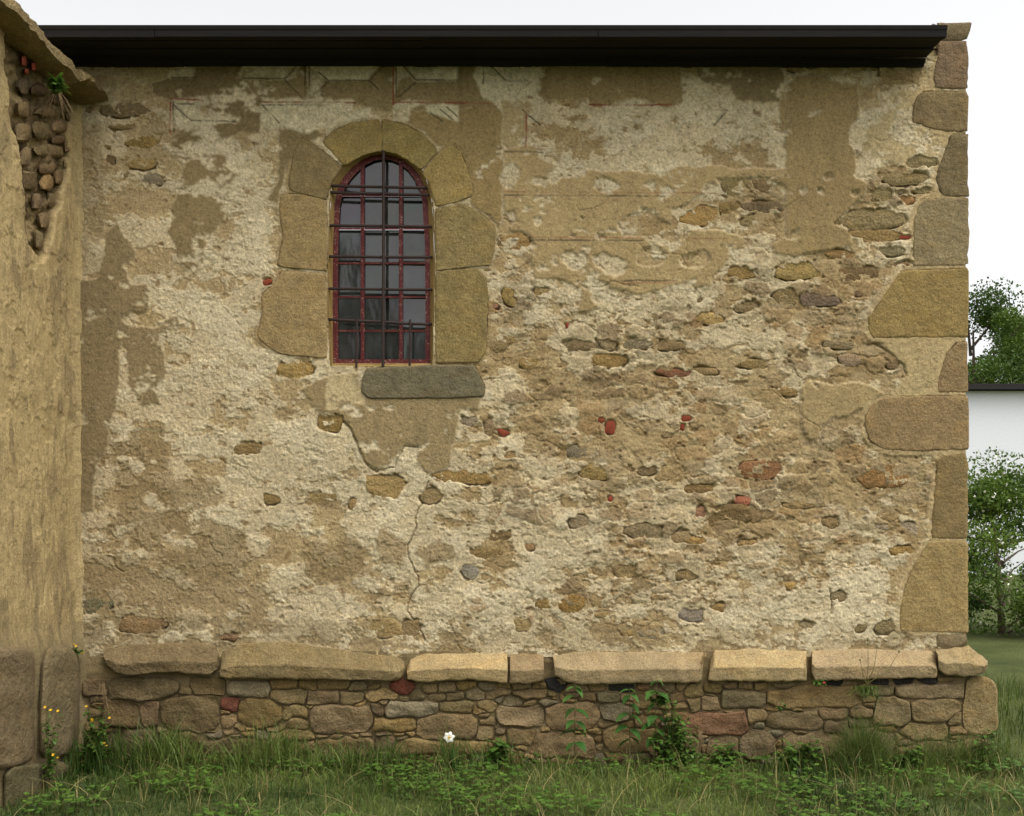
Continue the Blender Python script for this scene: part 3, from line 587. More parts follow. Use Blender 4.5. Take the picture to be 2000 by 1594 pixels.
# plinth: weathered coping course over rubble
def cop_prof(ar):
    return lambda X_, Y_, V_: np.where(V_ < ar, .085 * (V_ / ar), .085 - .012 * (V_ - ar) / (1 - ar))
for k, (poly, c) in enumerate(COPING):
    irregular = k < 2; c = np.array(c) * .55 + np.array((148, 130, 92) if not irregular else (128, 112, 78)) * .45
    stone('coping_stone', poly, chapel, c, d0=.006, proud=.010, rnd=3.5, back=.12, mode='col', seed=k + 120, rough=.005 if not irregular else .018, cell=24 if not irregular else 34, jit=1.8, ch=0 if not irregular else 1, nu=44,
          arris=.56 if not irregular else .62, prof=cop_prof(.56 if not irregular else .62), mat=RUBBLE if irregular else STONE)
RUB = [(213,1328,346,1367,(116,96,62)),(311,1356,432,1427,(122,100,64)),(374,1328,434,1358,(126,102,64)),(444,1335,525,1361,(134,124,96)),(427,1363,464,1388,R_),(163,1332,208,1357,(112,90,58)),(198,1369,271,1420,(112,88,58)),(279,1367,311,1417,(118,92,60)),
 (467,1366,548,1420,(138,112,66)),(432,1398,459,1422,(140,114,72)),(389,1440,500,1473,(134,110,68)),(314,1430,388,1466,(112,92,60)),(528,1330,577,1342,(140,110,64)),(584,1332,618,1345,(148,114,62)),(623,1327,678,1345,(136,112,68)),(529,1348,599,1377,(138,120,84)),
 (600,1352,661,1373,(130,108,70)),(663,1355,706,1373,(130,108,68)),(721,1347,774,1367,(140,116,74)),(765,1332,802,1353,(138,76,56)),(824,1340,854,1355,(134,110,68)),(856,1337,887,1352,(132,110,68)),(893,1335,924,1347,(138,112,64)),(801,1350,826,1367,(128,108,68)),(871,1355,907,1367,(132,110,70)),
 (907,1350,947,1367,(130,112,76)),(952,1347,1000,1362,(136,112,68)),(752,1368,855,1401,(138,126,96)),(859,1368,922,1391,(134,114,76)),(550,1377,604,1400,(134,110,68)),(605,1378,731,1429,(128,106,70)),(718,1377,750,1401,(104,86,66)),(723,1402,811,1427,(150,120,68)),(816,1394,932,1444,(128,106,70)),
 (927,1418,962,1447,(136,112,70)),(774,1446,959,1472,(134,108,66)),(525,1430,610,1449,(136,110,66)),(736,1437,771,1465,(100,78,58)),(985,1358,1020,1380,(136,118,82)),(968,1380,1060,1420,(136,114,80)),(1038,1336,1069,1347,(140,114,72)),(1003,1348,1070,1365,(134,110,68)),(1067,1326,1103,1346,K_),
 (1105,1338,1148,1351,(138,112,70)),(1151,1338,1184,1348,(142,114,70)),(1186,1337,1233,1348,K_),(1163,1350,1211,1368,(126,112,84)),(1176,1377,1236,1407,(130,114,84)),(1247,1340,1266,1350,(150,108,76)),(1321,1335,1340,1345,(142,116,72)),(1339,1341,1371,1360,(146,120,74)),(1341,1362,1369,1390,(144,118,72)),
 (1370,1357,1405,1390,(142,118,76)),(1406,1347,1500,1382,(128,110,74)),(1306,1390,1458,1434,(124,84,62)),(1462,1386,1498,1412,(142,118,74)),(1324,1436,1364,1478,(124,104,68)),(1447,1430,1512,1478,(116,98,66)),(1497,1341,1676,1381,(138,114,74)),(1701,1341,1741,1357,(142,124,84)),(1751,1336,1885,1363,(134,116,80)),
 (1779,1366,1872,1411,(138,116,78)),(1703,1361,1777,1417,(136,116,80)),(1497,1389,1606,1425,(138,114,74)),(1595,1380,1650,1404,(136,112,72)),(1613,1331,1643,1339,K_),(1706,1326,1731,1337,K_),(1751,1326,1779,1335,K_),(1794,1327,1829,1335,K_),(1834,1316,1856,1333,(146,118,78)),(1510,1333,1546,1347,(144,118,76)),
 (1761,1413,1850,1444,(138,116,74)),(1852,1386,1874,1415,(142,118,80)),(1884,1328,1944,1432,(140,116,76)),(1067,1372,1165,1425,(140,114,72)),(1180,1420,1300,1470,(130,108,70)),(1040,1430,1165,1478,(126,104,68)),(1380,1440,1440,1478,(130,108,70)),(620,1440,725,1474,(126,104,66)),(205,1428,300,1472,(104,86,56)),(1660,1425,1745,1470,(124,104,70)),(1530,1432,1640,1474,(120,100,68)),(1800,1448,1930,1478,(126,106,70))]
rub_list = [tuple(q) for q in RUB]; rs = random.Random(8)
PXg, PYg = np.meshgrid(np.arange(160, 1950, 1.0), np.arange(1322, 1500, 1.0))
pwx = (fbm(PXg, PYg, 22, 3, 141) - .5) * 12; pwy = (fbm(PXg, PYg, 22, 3, 142) - .5) * 9
best = np.full(PXg.shape, 99., np.float32); lab_g = np.full(PXg.shape, -1, np.int32)
def stamp(k, b):
    x0, y0, x1, y1 = b[:4]; j0, j1 = max(0, int(x0 - 188)), max(1, int(x1 - 132)); i0_, i1_ = max(0, int(y0 - 1348)), max(1, int(y1 - 1296))
    xs_ = PXg[i0_:i1_, j0:j1] + pwx[i0_:i1_, j0:j1]; ys_ = PYg[i0_:i1_, j0:j1] + pwy[i0_:i1_, j0:j1]; r_ = min(x1 - x0, y1 - y0) * .32
    dx = np.abs(xs_ - (x0 + x1) / 2) - (x1 - x0) / 2 + r_; dy = np.abs(ys_ - (y0 + y1) / 2) - (y1 - y0) / 2 + r_
    sd = np.hypot(np.maximum(dx, 0), np.maximum(dy, 0)) + np.minimum(np.maximum(dx, dy), 0) - r_
    up = sd < best[i0_:i1_, j0:j1]; best[i0_:i1_, j0:j1][up] = sd[up]; lab_g[i0_:i1_, j0:j1][up] = k
for k, b in enumerate(rub_list): stamp(k, b)
for wmx, tries in ((66, 500), (46, 900), (30, 1800), (20, 2600)):
    for _ in range(tries):
        if len(rub_list) > 250: break
        bw = rs.uniform(.75, 1.1) * wmx; bh = bw * rs.uniform(.36, .62); x0 = rs.uniform(168, 1885 - bw); y0 = rs.uniform(1334, 1490 - bh)
        if best[int(y0 + 2 - 1322):int(y0 + bh - 2 - 1322), int(x0 + 2 - 160):int(x0 + bw - 2 - 160)].min() > -1.0:
            rub_list.append((x0, y0, x0 + bw, y0 + bh, rs.choice([B_, G_, T_, (136,110,66), (130,108,72), (140,112,64)]))); stamp(len(rub_list) - 1, rub_list[-1])
lab_g[best > 7.5] = -1
for k, (x0, y0, x1, y1, c) in enumerate(rub_list):
    big = (x1 - x0) > 60; lab = 'red brick piece in the rubble' if c in (R_, (138,76,56)) else ('dark slate packing piece' if c is K_ else None)
    corner = x0 == 1884; own = lab_g == k
    if own.sum() < 25: continue
    iy, ix = np.nonzero(own); cx_, cy_ = ix.mean() + 160, iy.mean() + 1322; poly = []
    for q in range(22):
        a = 2 * math.pi * q / 22; dx_, dy_ = math.cos(a) * max(1, (x1 - x0) / (y1 - y0) * .5), math.sin(a); nn = math.hypot(dx_, dy_); dx_, dy_ = dx_ / nn, dy_ / nn; t_ = 0
        while t_ < 150:
            i_, j_ = int(cy_ + dy_ * t_ - 1322), int(cx_ + dx_ * t_ - 160)
            if not (0 <= i_ < own.shape[0] and 0 <= j_ < own.shape[1]) or not own[i_, j_]: break
            t_ += .5
        t_ = max(t_ - 1.1, 1.5); poly.append((cx_ + dx_ * t_, cy_ + dy_ * t_))
    stone('rubble_stone' if lab is None else ('brick' if 'brick' in lab else 'slate'), poly, chapel, (np.array(c) * .68 + np.array((136, 118, 82)) * .32 if lab is None else np.array(c)) * (.93 if x0 < 420 else 1), d0=.012 + rs.uniform(-.006, .008) if c is not K_ else -.004, proud=.022 if big else .018, rnd=4.2 if big else 3, ch=0, 
          back=.06 if not corner else .4, seed=k + 600, rough=.020 if big else .012, cell=20 if big else 11, jit=1.5, tilt=.026, mat=RUBBLE, label=lab, nu=int(np.clip((x1 - x0) / 4.5, 8, 34)), nv=int(np.clip((y1 - y0) / 4, 7, 15)))
# mortar core behind the rubble
gx2 = np.arange(140, 1934, 4.0); gy2 = np.arange(1272, 1512, 4.0); X2, Y2 = np.meshgrid(gx2, gy2)
m1 = fbm(X2, Y2, 30, 4, 81, 1.4); m2 = fbm(X2, Y2, 9, 2, 82)
x, y, z = W(X2, Y2, np.where(Y2 > 1322, .004, .004) + .022 * (m1 - .5) + .012 * (m2 - .5)); I = np.arange(X2.size).reshape(X2.shape)
Q = np.stack([I[:-1, :-1], I[1:, :-1], I[1:, 1:], I[:-1, 1:]], -1).reshape(-1, 4); xr_, yr_ = X2.reshape(-1)[Q].max(1), Y2.reshape(-1)[Q].min(1)
Q = Q[(xr_ < np.where(yr_ < 1318, 1886, 1926))]
me = raw_mesh('plinth_mortar', np.stack([x, y, z], -1).reshape(-1, 3), Q, PLASTER)
setattr_col(me, 'albedo', (lin((138, 120, 86)) * (.62 + .6 * m1)[..., None]).reshape(-1, 3)); link('plinth_mortar', me, chapel)

# ------------------------------------------------------------------ body, eaves, roof
b = MB(); b.box(2.60, 2.925, .02, 6.0, -.2, 4.60); b.box(-6.0, 2.60, 5.7, 6.0, -.2, 4.6); b.box(2.64, 2.90, .012, .5, 4.61, 4.70); b.build('side_wall', LIMEWASH, chapel)
roof = MB()
xr, xl = W(1826, 0, .2)[0], -5.0
def prism(mb, pts, x0, x1):
    n = len(pts); mb.add([(x0, -d, z) for d, z in pts] + [(x1, -d, z) for d, z in pts], [tuple(range(n))[::-1], tuple(range(n, 2 * n))] + [(i, (i + 1) % n, n + (i + 1) % n, n + i) for i in range(n)])
prism(roof, [(.392, 4.552), (.40, 4.575), (-5.9, 5.62), (-5.9, 5.59)], xl, xr)
roof_o = roof.build('roof', SHEET, chapel)
for nm, prof_ in (('cornice_moulding', [(-.05, 4.478), (.018, 4.482), (.024, 4.495), (.046, 4.503), (.052, 4.522), (-.05, 4.525)]),
                  ('soffit_board', [(.050, 4.524), (.185, 4.520), (.188, 4.540), (.050, 4.542)]), ('soffit_board', [(.192, 4.527), (.30, 4.523), (.303, 4.542), (.192, 4.545)]),
                  ('soffit_board', [(.307, 4.521), (.352, 4.517), (.356, 4.545), (.307, 4.546)]), ('fascia_board', [(.358, 4.508), (.384, 4.510), (.390, 4.556), (.358, 4.552)])):
    xa_ = xl; rb_ = random.Random(len(prof_) * 31 + int(prof_[0][0] * 1000))
    while xa_ < xr:
        xb_ = min(xr, xa_ + rb_.uniform(2.2, 3.4)); xb_ = xr if xr - xb_ < .6 else xb_; dz_ = rb_.uniform(-.003, .003)
        p = MB(); prism(p, [(d_, z_ + dz_) for d_, z_ in prof_], xa_, xb_ - (.004 if xb_ < xr else 0)); p.build(nm, DARKWOOD, roof_o); xa_ = xb_
p = MB(); q0 = [W(a, b_, .12) for a, b_ in ((1806, 66), (1833, 70), (1834, 50), (1822, 46))]
p.add([(q[0], q[1], q[2]) for q in q0] + [(q[0], q[1] + .25, q[2] + .03) for q in q0], [(0, 1, 2, 3), (7, 6, 5, 4), (0, 4, 5, 1), (1, 5, 6, 2), (2, 6, 7, 3), (3, 7, 4, 0)])
p.build('verge_slate', mat_simple('violet_slate', (104, 92, 96), .6, .15, 30), roof_o)

# ------------------------------------------------------------------ window
win = bpy.data.objects.new('window', None); COL.objects.link(win); win.parent = chapel; win.empty_display_size = .1
FO = [(650,714),(649,600),(650,480),(653,400),(660,366),(672,345),(688,327),(706,313),(726,304),(746,301),(768,303),(788,311),(806,325),(820,342),(830,362),(836,395),(840,480),(841,600),(842,714)]
FI = [(661,702),(660,600),(661,480),(664,400),(673,369),(685,350),(699,335),(714,322),(730,314),(746,311),(765,313),(781,320),(796,332),(809,349),(819,369),(825,395),(830,480),(831,600),(831,702)]
def wp(pt, d): return tuple(float(v) for v in W(pt[0], pt[1], d))
def strip(mb, A, B, dA, dB):
    n = len(A); mb.add([wp(a, dA) for a in A] + [wp(c, dB) for c in B], [(i, i + 1, n + i + 1, n + i) for i in range(n - 1)])
def dens(P_, n=4):
    out = []
    for a, c in zip(P_[:-1], P_[1:]): out += [(a[0] + (c[0] - a[0]) * i / n, a[1] + (c[1] - a[1]) * i / n) for i in range(n)]
    return out + [P_[-1]]
rv = MB(); OPd = dens(OPEN); FOd = dens(FO); r5 = random.Random(4)
jn = lambda P_, a: [(x_ + r5.uniform(-a, a), y_ + r5.uniform(-a, a)) for x_, y_ in P_]
OPo = [(745 + (x_ - 745) * 1.05, 510 + (y_ - 510) * 1.02) for x_, y_ in OPd]
mid = jn([((a[0] + c[0]) / 2, (a[1] + c[1]) / 2) for a, c in zip(OPd, FOd)], .8); inn = [(745 + (x_ - 745) * .975, y_ + (2 if y_ < 360 else 0)) for x_, y_ in FOd]
strip(rv, OPo, jn(OPd, .6), -.012, -.006); strip(rv, OPd, mid, -.006, -.035); strip(rv, mid, inn, -.035, -.075)
rv.build('reveal', MORTAR, win, smooth=True, sharp=70)
sb = MB(); A_ = [(640 + i * 21, 722) for i in range(11)]; strip(sb, A_, jn([(640 + i * 21, 711) for i in range(11)], 1), .0, -.03); strip(sb, [(640 + i * 21, 711) for i in range(11)], [(640 + i * 21, 708) for i in range(11)], -.03, -.10); strip(sb, [(640 + i * 21, 728) for i in range(11)], A_, -.02, .0)
sb.build('sill_mortar', MORTAR, win, smooth=True, sharp=70)
fr = MB(); FId = dens(FI); strip(fr, FOd, FId, -.062, -.062); strip(fr, FOd, FOd, -.11, -.062); strip(fr, FId, FId, -.062, -.10)
fr.build('frame', PAINT, win)
def pbox(mb, x0, y0, x1, y1, dF, dB):
    c = [(x0, y0), (x1, y0), (x1, y1), (x0, y1)]
    mb.add([wp(q, dF) for q in c] + [wp(q, dB) for q in c], [(0, 3, 2, 1), (4, 5, 6, 7), (0, 1, 5, 4), (1, 2, 6, 5), (2, 3, 7, 6), (3, 0, 4, 7)])
p = MB(); pbox(p, 656, 702, 838, 714, -.060, -.105); p.build('bottom_rail', PAINT, win)
def arch_top(x):
    t = FI; 
    return float(np.interp(x, [q[0] for q in t[4:15]], [q[1] for q in t[4:15]]))
def side_l(y): return float(np.interp(y, [311, 350, 369, 400, 480, 600, 702], [746, 685, 673, 664, 661, 660, 661]))
def side_r(y): return float(np.interp(y, [311, 349, 369, 395, 480, 600, 702], [765, 809, 819, 825, 830, 831, 831]))
VX = (708, 783); HY = (366, 382, 447, 514, 580, 646)
for xv in VX:
    p = MB(); yt = arch_top(xv) - 2
    segs = [yt, 380, 445, 512, 578, 644, 703]
    pbox(p, xv - 4.0, yt, xv + 4.0, 703, -.066, -.098); pbox(p, xv - 2.2, yt, xv + 2.2, 703, -.060, -.067)
    p.build('muntin', PAINT, win)
for yh in HY[1:]:
    xa = side_l(yh) - 2; xb = side_r(yh) + 2
    for a, c in ((xa, VX[0] - 4.2), (VX[0] + 4.2, VX[1] - 4.2), (VX[1] + 4.2, xb)):
        p = MB(); pbox(p, a, yh - 1.7, c, yh + 1.9, -.073, -.097); p.build('glazing_bar', PAINT, win)
rows = [(300, 380), (384, 445), (449.5, 512), (516.5, 578), (582.5, 644), (648.5, 703)]
for r_, (yt, yb) in enumerate(rows):
    for c_, (xa, xb) in enumerate(((None, 704.5), (711.5, 779.5), (786.5, None))):
        n = 9; ya_, yb_ = yt, yb; tl = r5.uniform(-.006, .006); tv = r5.uniform(-.005, .004); vsx = []
        xs0 = xa if xa else side_l(yb) - 2; xs1 = xb if xb else side_r(yb) + 2
        for i in range(n):
            xx = xs0 + (xs1 - xs0) * i / (n - 1); top = max(ya_, arch_top(xx) - 2) if r_ == 0 else ya_
            t_ = (i / (n - 1) - .5); d_ = -.088 + tl * t_
            vsx.append(wp((xx, min(top, yb_ - 1)), d_ + tv)); vsx.append(wp((xx, yb_), d_ - tv))
        nv_ = len(vsx); mbp = MB(); back_ = [(a[0], a[1] + .004, a[2]) for a in vsx]
        fs = [(2 * i, 2 * i + 1, 2 * i + 3, 2 * i + 2) for i in range(n - 1)]
        mbp.add(vsx + back_, fs + [tuple(nv_ + k for k in f[::-1]) for f in fs] + [(0, nv_, nv_ + 1, 1), (nv_ - 2, nv_ - 1, 2 * nv_ - 1, 2 * nv_ - 2)])
        mbp.build('pane', GLASS, win)
# iron grille
for (xa, ya, xb, yb) in ((645, 363, 834, 368), (643, 376, 840, 381), (641, 440, 842, 443), (640, 501, 844, 503), (639, 564, 844, 566), (638, 624, 842, 634)):
    p = MB(); pts = [wp((xa + (xb - xa) * t, ya + (yb - ya) * t + r5.uniform(-.5, .5)), -.002 + (-.03 if t in (0, 1) else 0)) for t in (0, .03, .25, .5, .75, .97, 1)]
    p.tube(pts, .0098, 8); p.build('iron_bar', IRON, win, smooth=True)
for (xa, ya, xb, yb, rr, dd) in ((749, 294, 748, 716, .0105, .014), (697, 621, 696, 718, .0075, .011), (801, 624, 800, 718, .0075, .011)):
    p = MB(); p.tube([wp((xa, ya), dd - (.02 if rr > .01 else 0)), wp((xa * .95 + xb * .05, ya + 8), dd), wp(((xa + xb) / 2 + .5, (ya + yb) / 2), dd), wp((xb, yb), dd - .004)], rr, 8); p.build('iron_bar', IRON, win, smooth=True)

# ------------------------------------------------------------------ buttress at the left
but = thing('buttress', 'plastered stone buttress with a rough slab cap beside the chapel wall', 'buttress', loc=(-3.3, -.6, 0))
def bpart(name, me_, col=None):
    o = link(name, me_, but, col); o.location = -but.location; return o
dg = np.arange(-.05, 1.16, .007); zg = np.arange(.0, 4.33, .007); DD, ZZ = np.meshgrid(dg, zg)
k = D / (D - DD); PX = CXP + XB * k / S; PY = EYP - (ZZ - EZ) * k / S
uw = DD * 300; vw = -ZZ * 300
b1 = fbm(uw, vw, 40, 4, 101); b2 = fbm(uw, vw, 12, 3, 102); bs = fbm(uw, vw, 26, 3, 103, .09 * 2); b3 = eq(fbm(uw, vw, 40, 5, 104))
hb = .012 * (b1 - .5) + .003 * (b2 - .5) + .055 * np.exp(-np.maximum(DD, 0) / .035) * .8
ca = lin((176, 154, 110)) * (.74 + .5 * bs)[..., None] * (.9 + .2 * b2)[..., None]
wr = (fbm(uw, vw, 30, 3, 105) - .5) * 30
top = blur(pip([(10, 20), (150, 110), (148, 205), (138, 245), (132, 330), (116, 395), (104, 450), (86, 510), (60, 480), (48, 330), (20, 210)], PX + wr * .5, PY + wr), 2)
ru = fbm(uw, vw, 34, 4, 106); hb = hb + top * (-.05 + .10 * (ru - .5) + .03 * (fbm(uw, vw, 10, 3, 110) - .5)); ca = ca + (lin((104, 87, 60)) * (.35 + 1.3 * fbm(uw, vw, 14, 4, 115))[..., None] - ca) * (top * .95)[..., None]
gr = eq(fbm(uw, vw, 70, 5, 107, .35)); ca = ca + (lin((112, 98, 72)) - ca) * (sstep(.55, .9, gr) * .5)[..., None]
hb = hb + .004 * (fbm(uw, vw, 8, 3, 108) - .5) + .008 * (fbm(uw, vw, 60, 3, 109) - .5)
wb = np.random.default_rng(3).normal(0, 1, DD.shape); ca = ca * np.clip(1 + .11 * wb, .6, 1.4)[..., None]; hb = hb + .0006 * wb
fil = np.exp(-np.maximum(DD, 0) / .05); ca = ca + (lin((176, 156, 112)) - ca) * (fil * .45)[..., None]
pt = sstep(.60, .64, b3) * sstep(1200, 800, PY) * .7; ca = ca + (lin((178, 156, 110)) - ca) * (pt * .6)[..., None]; hb = hb - .008 * pt
low = sstep(1180, 1290, PY); ca = ca + (lin((112, 100, 72)) * (.8 + .4 * b2)[..., None] - ca) * (low * .7)[..., None]; hb = hb + .03 * sstep(1220, 1290, PY)
for pts_ in ([(60, 560), (66, 640), (62, 720), (70, 800)], [(110, 540), (116, 600), (112, 690)], [(90, 980), (84, 1040), (92, 1120), (86, 1180)]):
    hb = hb - .008 * (1 - sstep(.5, 1.8, line_dist(pts_, PX + wr * .12, PY, 8)))
crk = 1 - sstep(1.2, 3.2, line_dist([(128, 250), (130, 330), (118, 380), (108, 400), (100, 440), (96, 500)], PX + wr * .15, PY, 12)); hb = hb - .02 * crk
P = np.stack([XB + hb, -DD, ZZ], -1).reshape(-1, 3); I = np.arange(DD.size).reshape(DD.shape)
me = raw_mesh('side_plaster', P, np.stack([I[:-1, :-1], I[1:, :-1], I[1:, 1:], I[:-1, 1:]], -1).reshape(-1, 4), PLASTER); setattr_col(me, 'albedo', np.clip(ca, .01, .8).reshape(-1, 3)); bpart('side_plaster', me)
p = MB(); p.box(-3.75, XB - .17, -1.15, -.02, -.1, 4.30); o = p.build('masonry_core', LIMEWASH, but); o.location = -but.location
for kk, (x0, y0, x1, y1, c) in enumerate(((66,205,128,232,(112,92,62)),(98,232,136,262,(124,100,66)),(62,236,98,275,(116,98,68)),(64,280,124,312,(112,96,66)),(74,312,110,345,(120,98,64)),(98,262,132,282,(118,94,62)),(76,338,106,374,(140,112,66)),(104,330,124,362,(114,92,62)),(58,160,100,190,(90,72,50)),(100,190,140,208,(104,86,58)),(60,378,84,412,(124,104,72)),(30,150,60,186,(100,82,58)),(28,196,60,232,(116,96,66)),(26,240,60,280,(108,90,62)),(34,288,62,326,(118,98,66)),(126,212,146,240,(112,92,64)),(122,268,140,300,(110,92,66)),(88,376,110,408,(120,100,68)),(70,414,98,446,(116,96,66)),(64,450,86,486,(122,104,72)),(38,330,74,372,(112,94,66)),(104,236,120,250,(120,80,58)),(122,308,134,330,(116,96,68)))):
    stone('stone', bbpoly(x0, y0, x1, y1, 700 + kk, 2.6, .16), but, np.array(c) * 1.1, d0=-.035, proud=.022, rnd=4, back=.06, seed=kk + 210, rough=.016, cell=10, ch=0, jit=2, mp=WS, mat=RUBBLE, tilt=.02)
for kk, (x0, y0, x1, y1) in enumerate(((40,108,52,130),(59,120,72,140),(46,134,56,146),(115,165,130,178))):
    stone('brick', bbpoly(x0, y0, x1, y1, 730 + kk, 4, .08), but, (118, 62, 44), d0=-.02, proud=.03, rnd=4, back=.05, seed=kk + 240, rough=.004, mp=WS, mat=BRICK)
for kk, (poly, c, pr) in enumerate((([(80, 1276), (100, 1258), (130, 1258), (152, 1276), (161, 1300), (160, 1340), (158, 1385), (159, 1420), (150, 1455), (138, 1476), (100, 1484), (76, 1480), (73, 1400), (76, 1330)], (134, 114, 78), .085), ([(-20, 1262), (40, 1262), (68, 1270), (72, 1300), (70, 1400), (72, 1470), (60, 1490), (-20, 1510)], (122, 106, 76), .075), ([(4, 1500), (75, 1490), (128, 1482), (152, 1494), (146, 1530), (60, 1575), (4, 1600)], (104, 92, 64), .09))):
    stone('base_stone', poly, but, c, d0=-.01, proud=pr, rnd=16, back=.2, seed=kk + 260, rough=.022, cell=44, mp=WS, mat=RUBBLE, mode='row', nu=26, nv=16)
# cap slabs
def slab(x0, x1, y0, y1, z0, z1, seed, drop):
    nx_, ny_ = 26, 26; U_, V_ = np.meshgrid(np.linspace(0, 1, nx_), np.linspace(0, 1, ny_), indexing='ij')
    XX = x0 + (x1 - x0) * U_; YY = y0 + (y1 - y0) * V_
    XX = XX + (U_ > .85) * .05 * (fbm(YY * 300, YY * 0 + seed * 50, 25, 4, 111) - .5) * 2; YY = YY + (V_ < .1) * .05 * (fbm(XX * 300, XX * 0 + 9, 25, 4, 112) - .5)
    zt = z1 + .02 * (fbm(XX * 300, YY * 300, 40, 4, 113) - .5) - drop * V_ - .035 * (U_ > .97); zb = z0 + .05 * (fbm(XX * 300, YY * 300, 30, 4, 114) - .5) - drop * V_ + .02 * (U_ > .97)
    P_ = np.concatenate([np.stack([XX, YY, zt], -1).reshape(-1, 3), np.stack([XX, YY, zb], -1).reshape(-1, 3)]); I_ = np.arange(nx_ * ny_).reshape(nx_, ny_); N_ = nx_ * ny_
    q = np.stack([I_[:-1, :-1], I_[1:, :-1], I_[1:, 1:], I_[:-1, 1:]], -1).reshape(-1, 4)
    lp = np.concatenate([I_[:, 0], I_[-1, 1:], I_[-2::-1, -1], I_[0, -2:0:-1]]); l2 = np.roll(lp, -1)
    me_ = raw_mesh('cap_slab', P_, [q, q[:, ::-1] + N_, np.stack([lp, lp + N_, l2 + N_, l2], -1)], RUBBLE, sharp=50)
    return bpart('cap_slab', me_, (134, 116, 80))
slab(-3.9, -2.66, -1.32, -.30, 4.275, 4.385, 1, .02); slab(-3.9, -2.60, -.30, -.015, 4.275, 4.345, 2, .035)

# ------------------------------------------------------------------ ground
gm = M('meadow_ground'); n1 = gm.noise(1.2, 5, .6); n2 = gm.noise(30, 4, .7)
gcol = gm.mix(gm.rng(n1, .3, .7, 0, 1), lin((58, 66, 34)), lin((86, 92, 52))); gcol = gm.mul(gcol, gm.rng(n2, .3, .7, .6, 1.3)); gm.bump(n2, .03, .8); GROUND = gm.done(gcol, .95, .1)
xs = np.concatenate([np.linspace(-400, -12, 14), np.linspace(-10, 40, 61), np.linspace(50, 400, 12)]); ys = np.concatenate([np.linspace(-300, -12, 12), np.linspace(-10, 70, 81), np.linspace(80, 500, 14)])
GX, GY = np.meshgrid(xs, ys)
GZ = 9.0 * sstep(32, 75, GY + .15 * GX) * (1 + .2 * (fbm(GX, GY, 30, 3, 121) - .5)) - .0 + .05 * (fbm(GX, GY, 1.5, 3, 122) - .5) * sstep(1.6, 3, np.maximum(np.abs(GY), np.abs(GX) - 3))
I = np.arange(GX.size).reshape(GX.shape)
tag(link('ground', raw_mesh('ground', np.stack([GX, GY, GZ], -1).reshape(-1, 3), np.stack([I[:-1, :-1], I[:-1, 1:], I[1:, 1:], I[1:, :-1]], -1).reshape(-1, 4), GROUND)), 'green meadow ground in front of the chapel rising to a slope behind', kind='structure')

# ------------------------------------------------------------------ grass
def blades(x, y, z, hgt, wid, rg, lean=.45, segs=4):
    n = len(x); az = rg.uniform(0, 2 * np.pi, n); ln = np.abs(rg.normal(0, lean, n)) + .08; fa = rg.uniform(0, 2 * np.pi, n)
    t = np.linspace(0, 1, segs + 1)[None]; r = hgt[:, None] * (ln[:, None] * t ** 2 * .9); zz = z[:, None] + hgt[:, None] * (t - .28 * np.clip(ln[:, None], 0, 1) * t ** 3)
    cx = x[:, None] + r * np.cos(az)[:, None]; cy = y[:, None] + r * np.sin(az)[:, None]; ww = wid[:, None] * (1 - t ** 1.6) * .5 + .0003
    L = np.stack([cx - ww * np.cos(fa)[:, None], cy - ww * np.sin(fa)[:, None], zz], -1); R = np.stack([cx + ww * np.cos(fa)[:, None], cy + ww * np.sin(fa)[:, None], zz], -1)
    P_ = np.stack([L, R], 2).reshape(-1, 3); b0 = (np.arange(n) * 2 * (segs + 1))[:, None] + np.arange(segs)[None] * 2
    Q_ = np.stack([b0, b0 + 1, b0 + 3, b0 + 2], -1).reshape(-1, 4); tint = np.repeat(np.clip(rg.beta(2, 2.4, n), 0, 1), 2 * (segs + 1))
    return P_, Q_, tint
def leafmesh(name, P_, Q_, tint, mat):
    me_ = raw_mesh(name, P_, Q_, mat, smooth=True); a = me_.attributes.new('tint', 'FLOAT', 'POINT'); a.data.foreach_set('value', np.ascontiguousarray(tint, np.float32)); return me_
rg = np.random.default_rng(5); parts_ = []; TB = []
def addg(n, x0, x1, y0, y1, hm_, hs, wd, lean=.45):
    x = rg.uniform(x0, x1, n); y = rg.uniform(y0, y1, n); cl = .55 + .9 * fbm(x * 100, y * 100, 22, 3, 131)
    hh = np.clip(rg.normal(hm_, hs, n), .03, None) * cl
    keep = ~((x < XB + .05) & (x > -3.8) & (y > -1.2)); x, y, hh = x[keep], y[keep], hh[keep]
    TB.append(np.repeat(fbm(x * 100 + 500, y * 100, 60, 3, 133), 10)); parts_.append(blades(x, y, np.full(len(x), -.01), hh, rg.uniform(.7, 1.3, len(x)) * wd, rg, lean))
def pxx(px): return (px - 1000) * S
addg(900, pxx(165), pxx(560), -.36, -.10, .23, .06, .008)
addg(600, pxx(540), pxx(780), -.34, -.09, .19, .06, .007)
addg(320, pxx(780), pxx(1000), -.32, -.09, .15, .06, .006)
addg(300, pxx(1000), pxx(1480), -.32, -.09, .10, .04, .006)
addg(900, pxx(1480), pxx(1960), -.40, -.09, .14, .05, .005)
addg(24000, -4.2, 4.2, -1.7, -.28, .06, .02, .005, .7)
addg(3000, -4.2, 4.2, -.9, -.3, .09, .03, .006, .6)
addg(2500, 3.05, 5.0, -.4, 3.0, .16, .06, .007)
base = 0; PP, QQ, TT = [], [], []
for P_, Q_, t_ in parts_: PP.append(P_); QQ.append(Q_ + base); TT.append(t_); base += len(P_)
tag(link('grass', leafmesh('grass', np.concatenate(PP), np.concatenate(QQ), np.clip(np.concatenate(TT) * .7 + 1.3 * (np.concatenate(TB) - .5) + .1, 0, 1), GRASS)), 'long green grass growing along the foot of the chapel wall', kind='stuff')

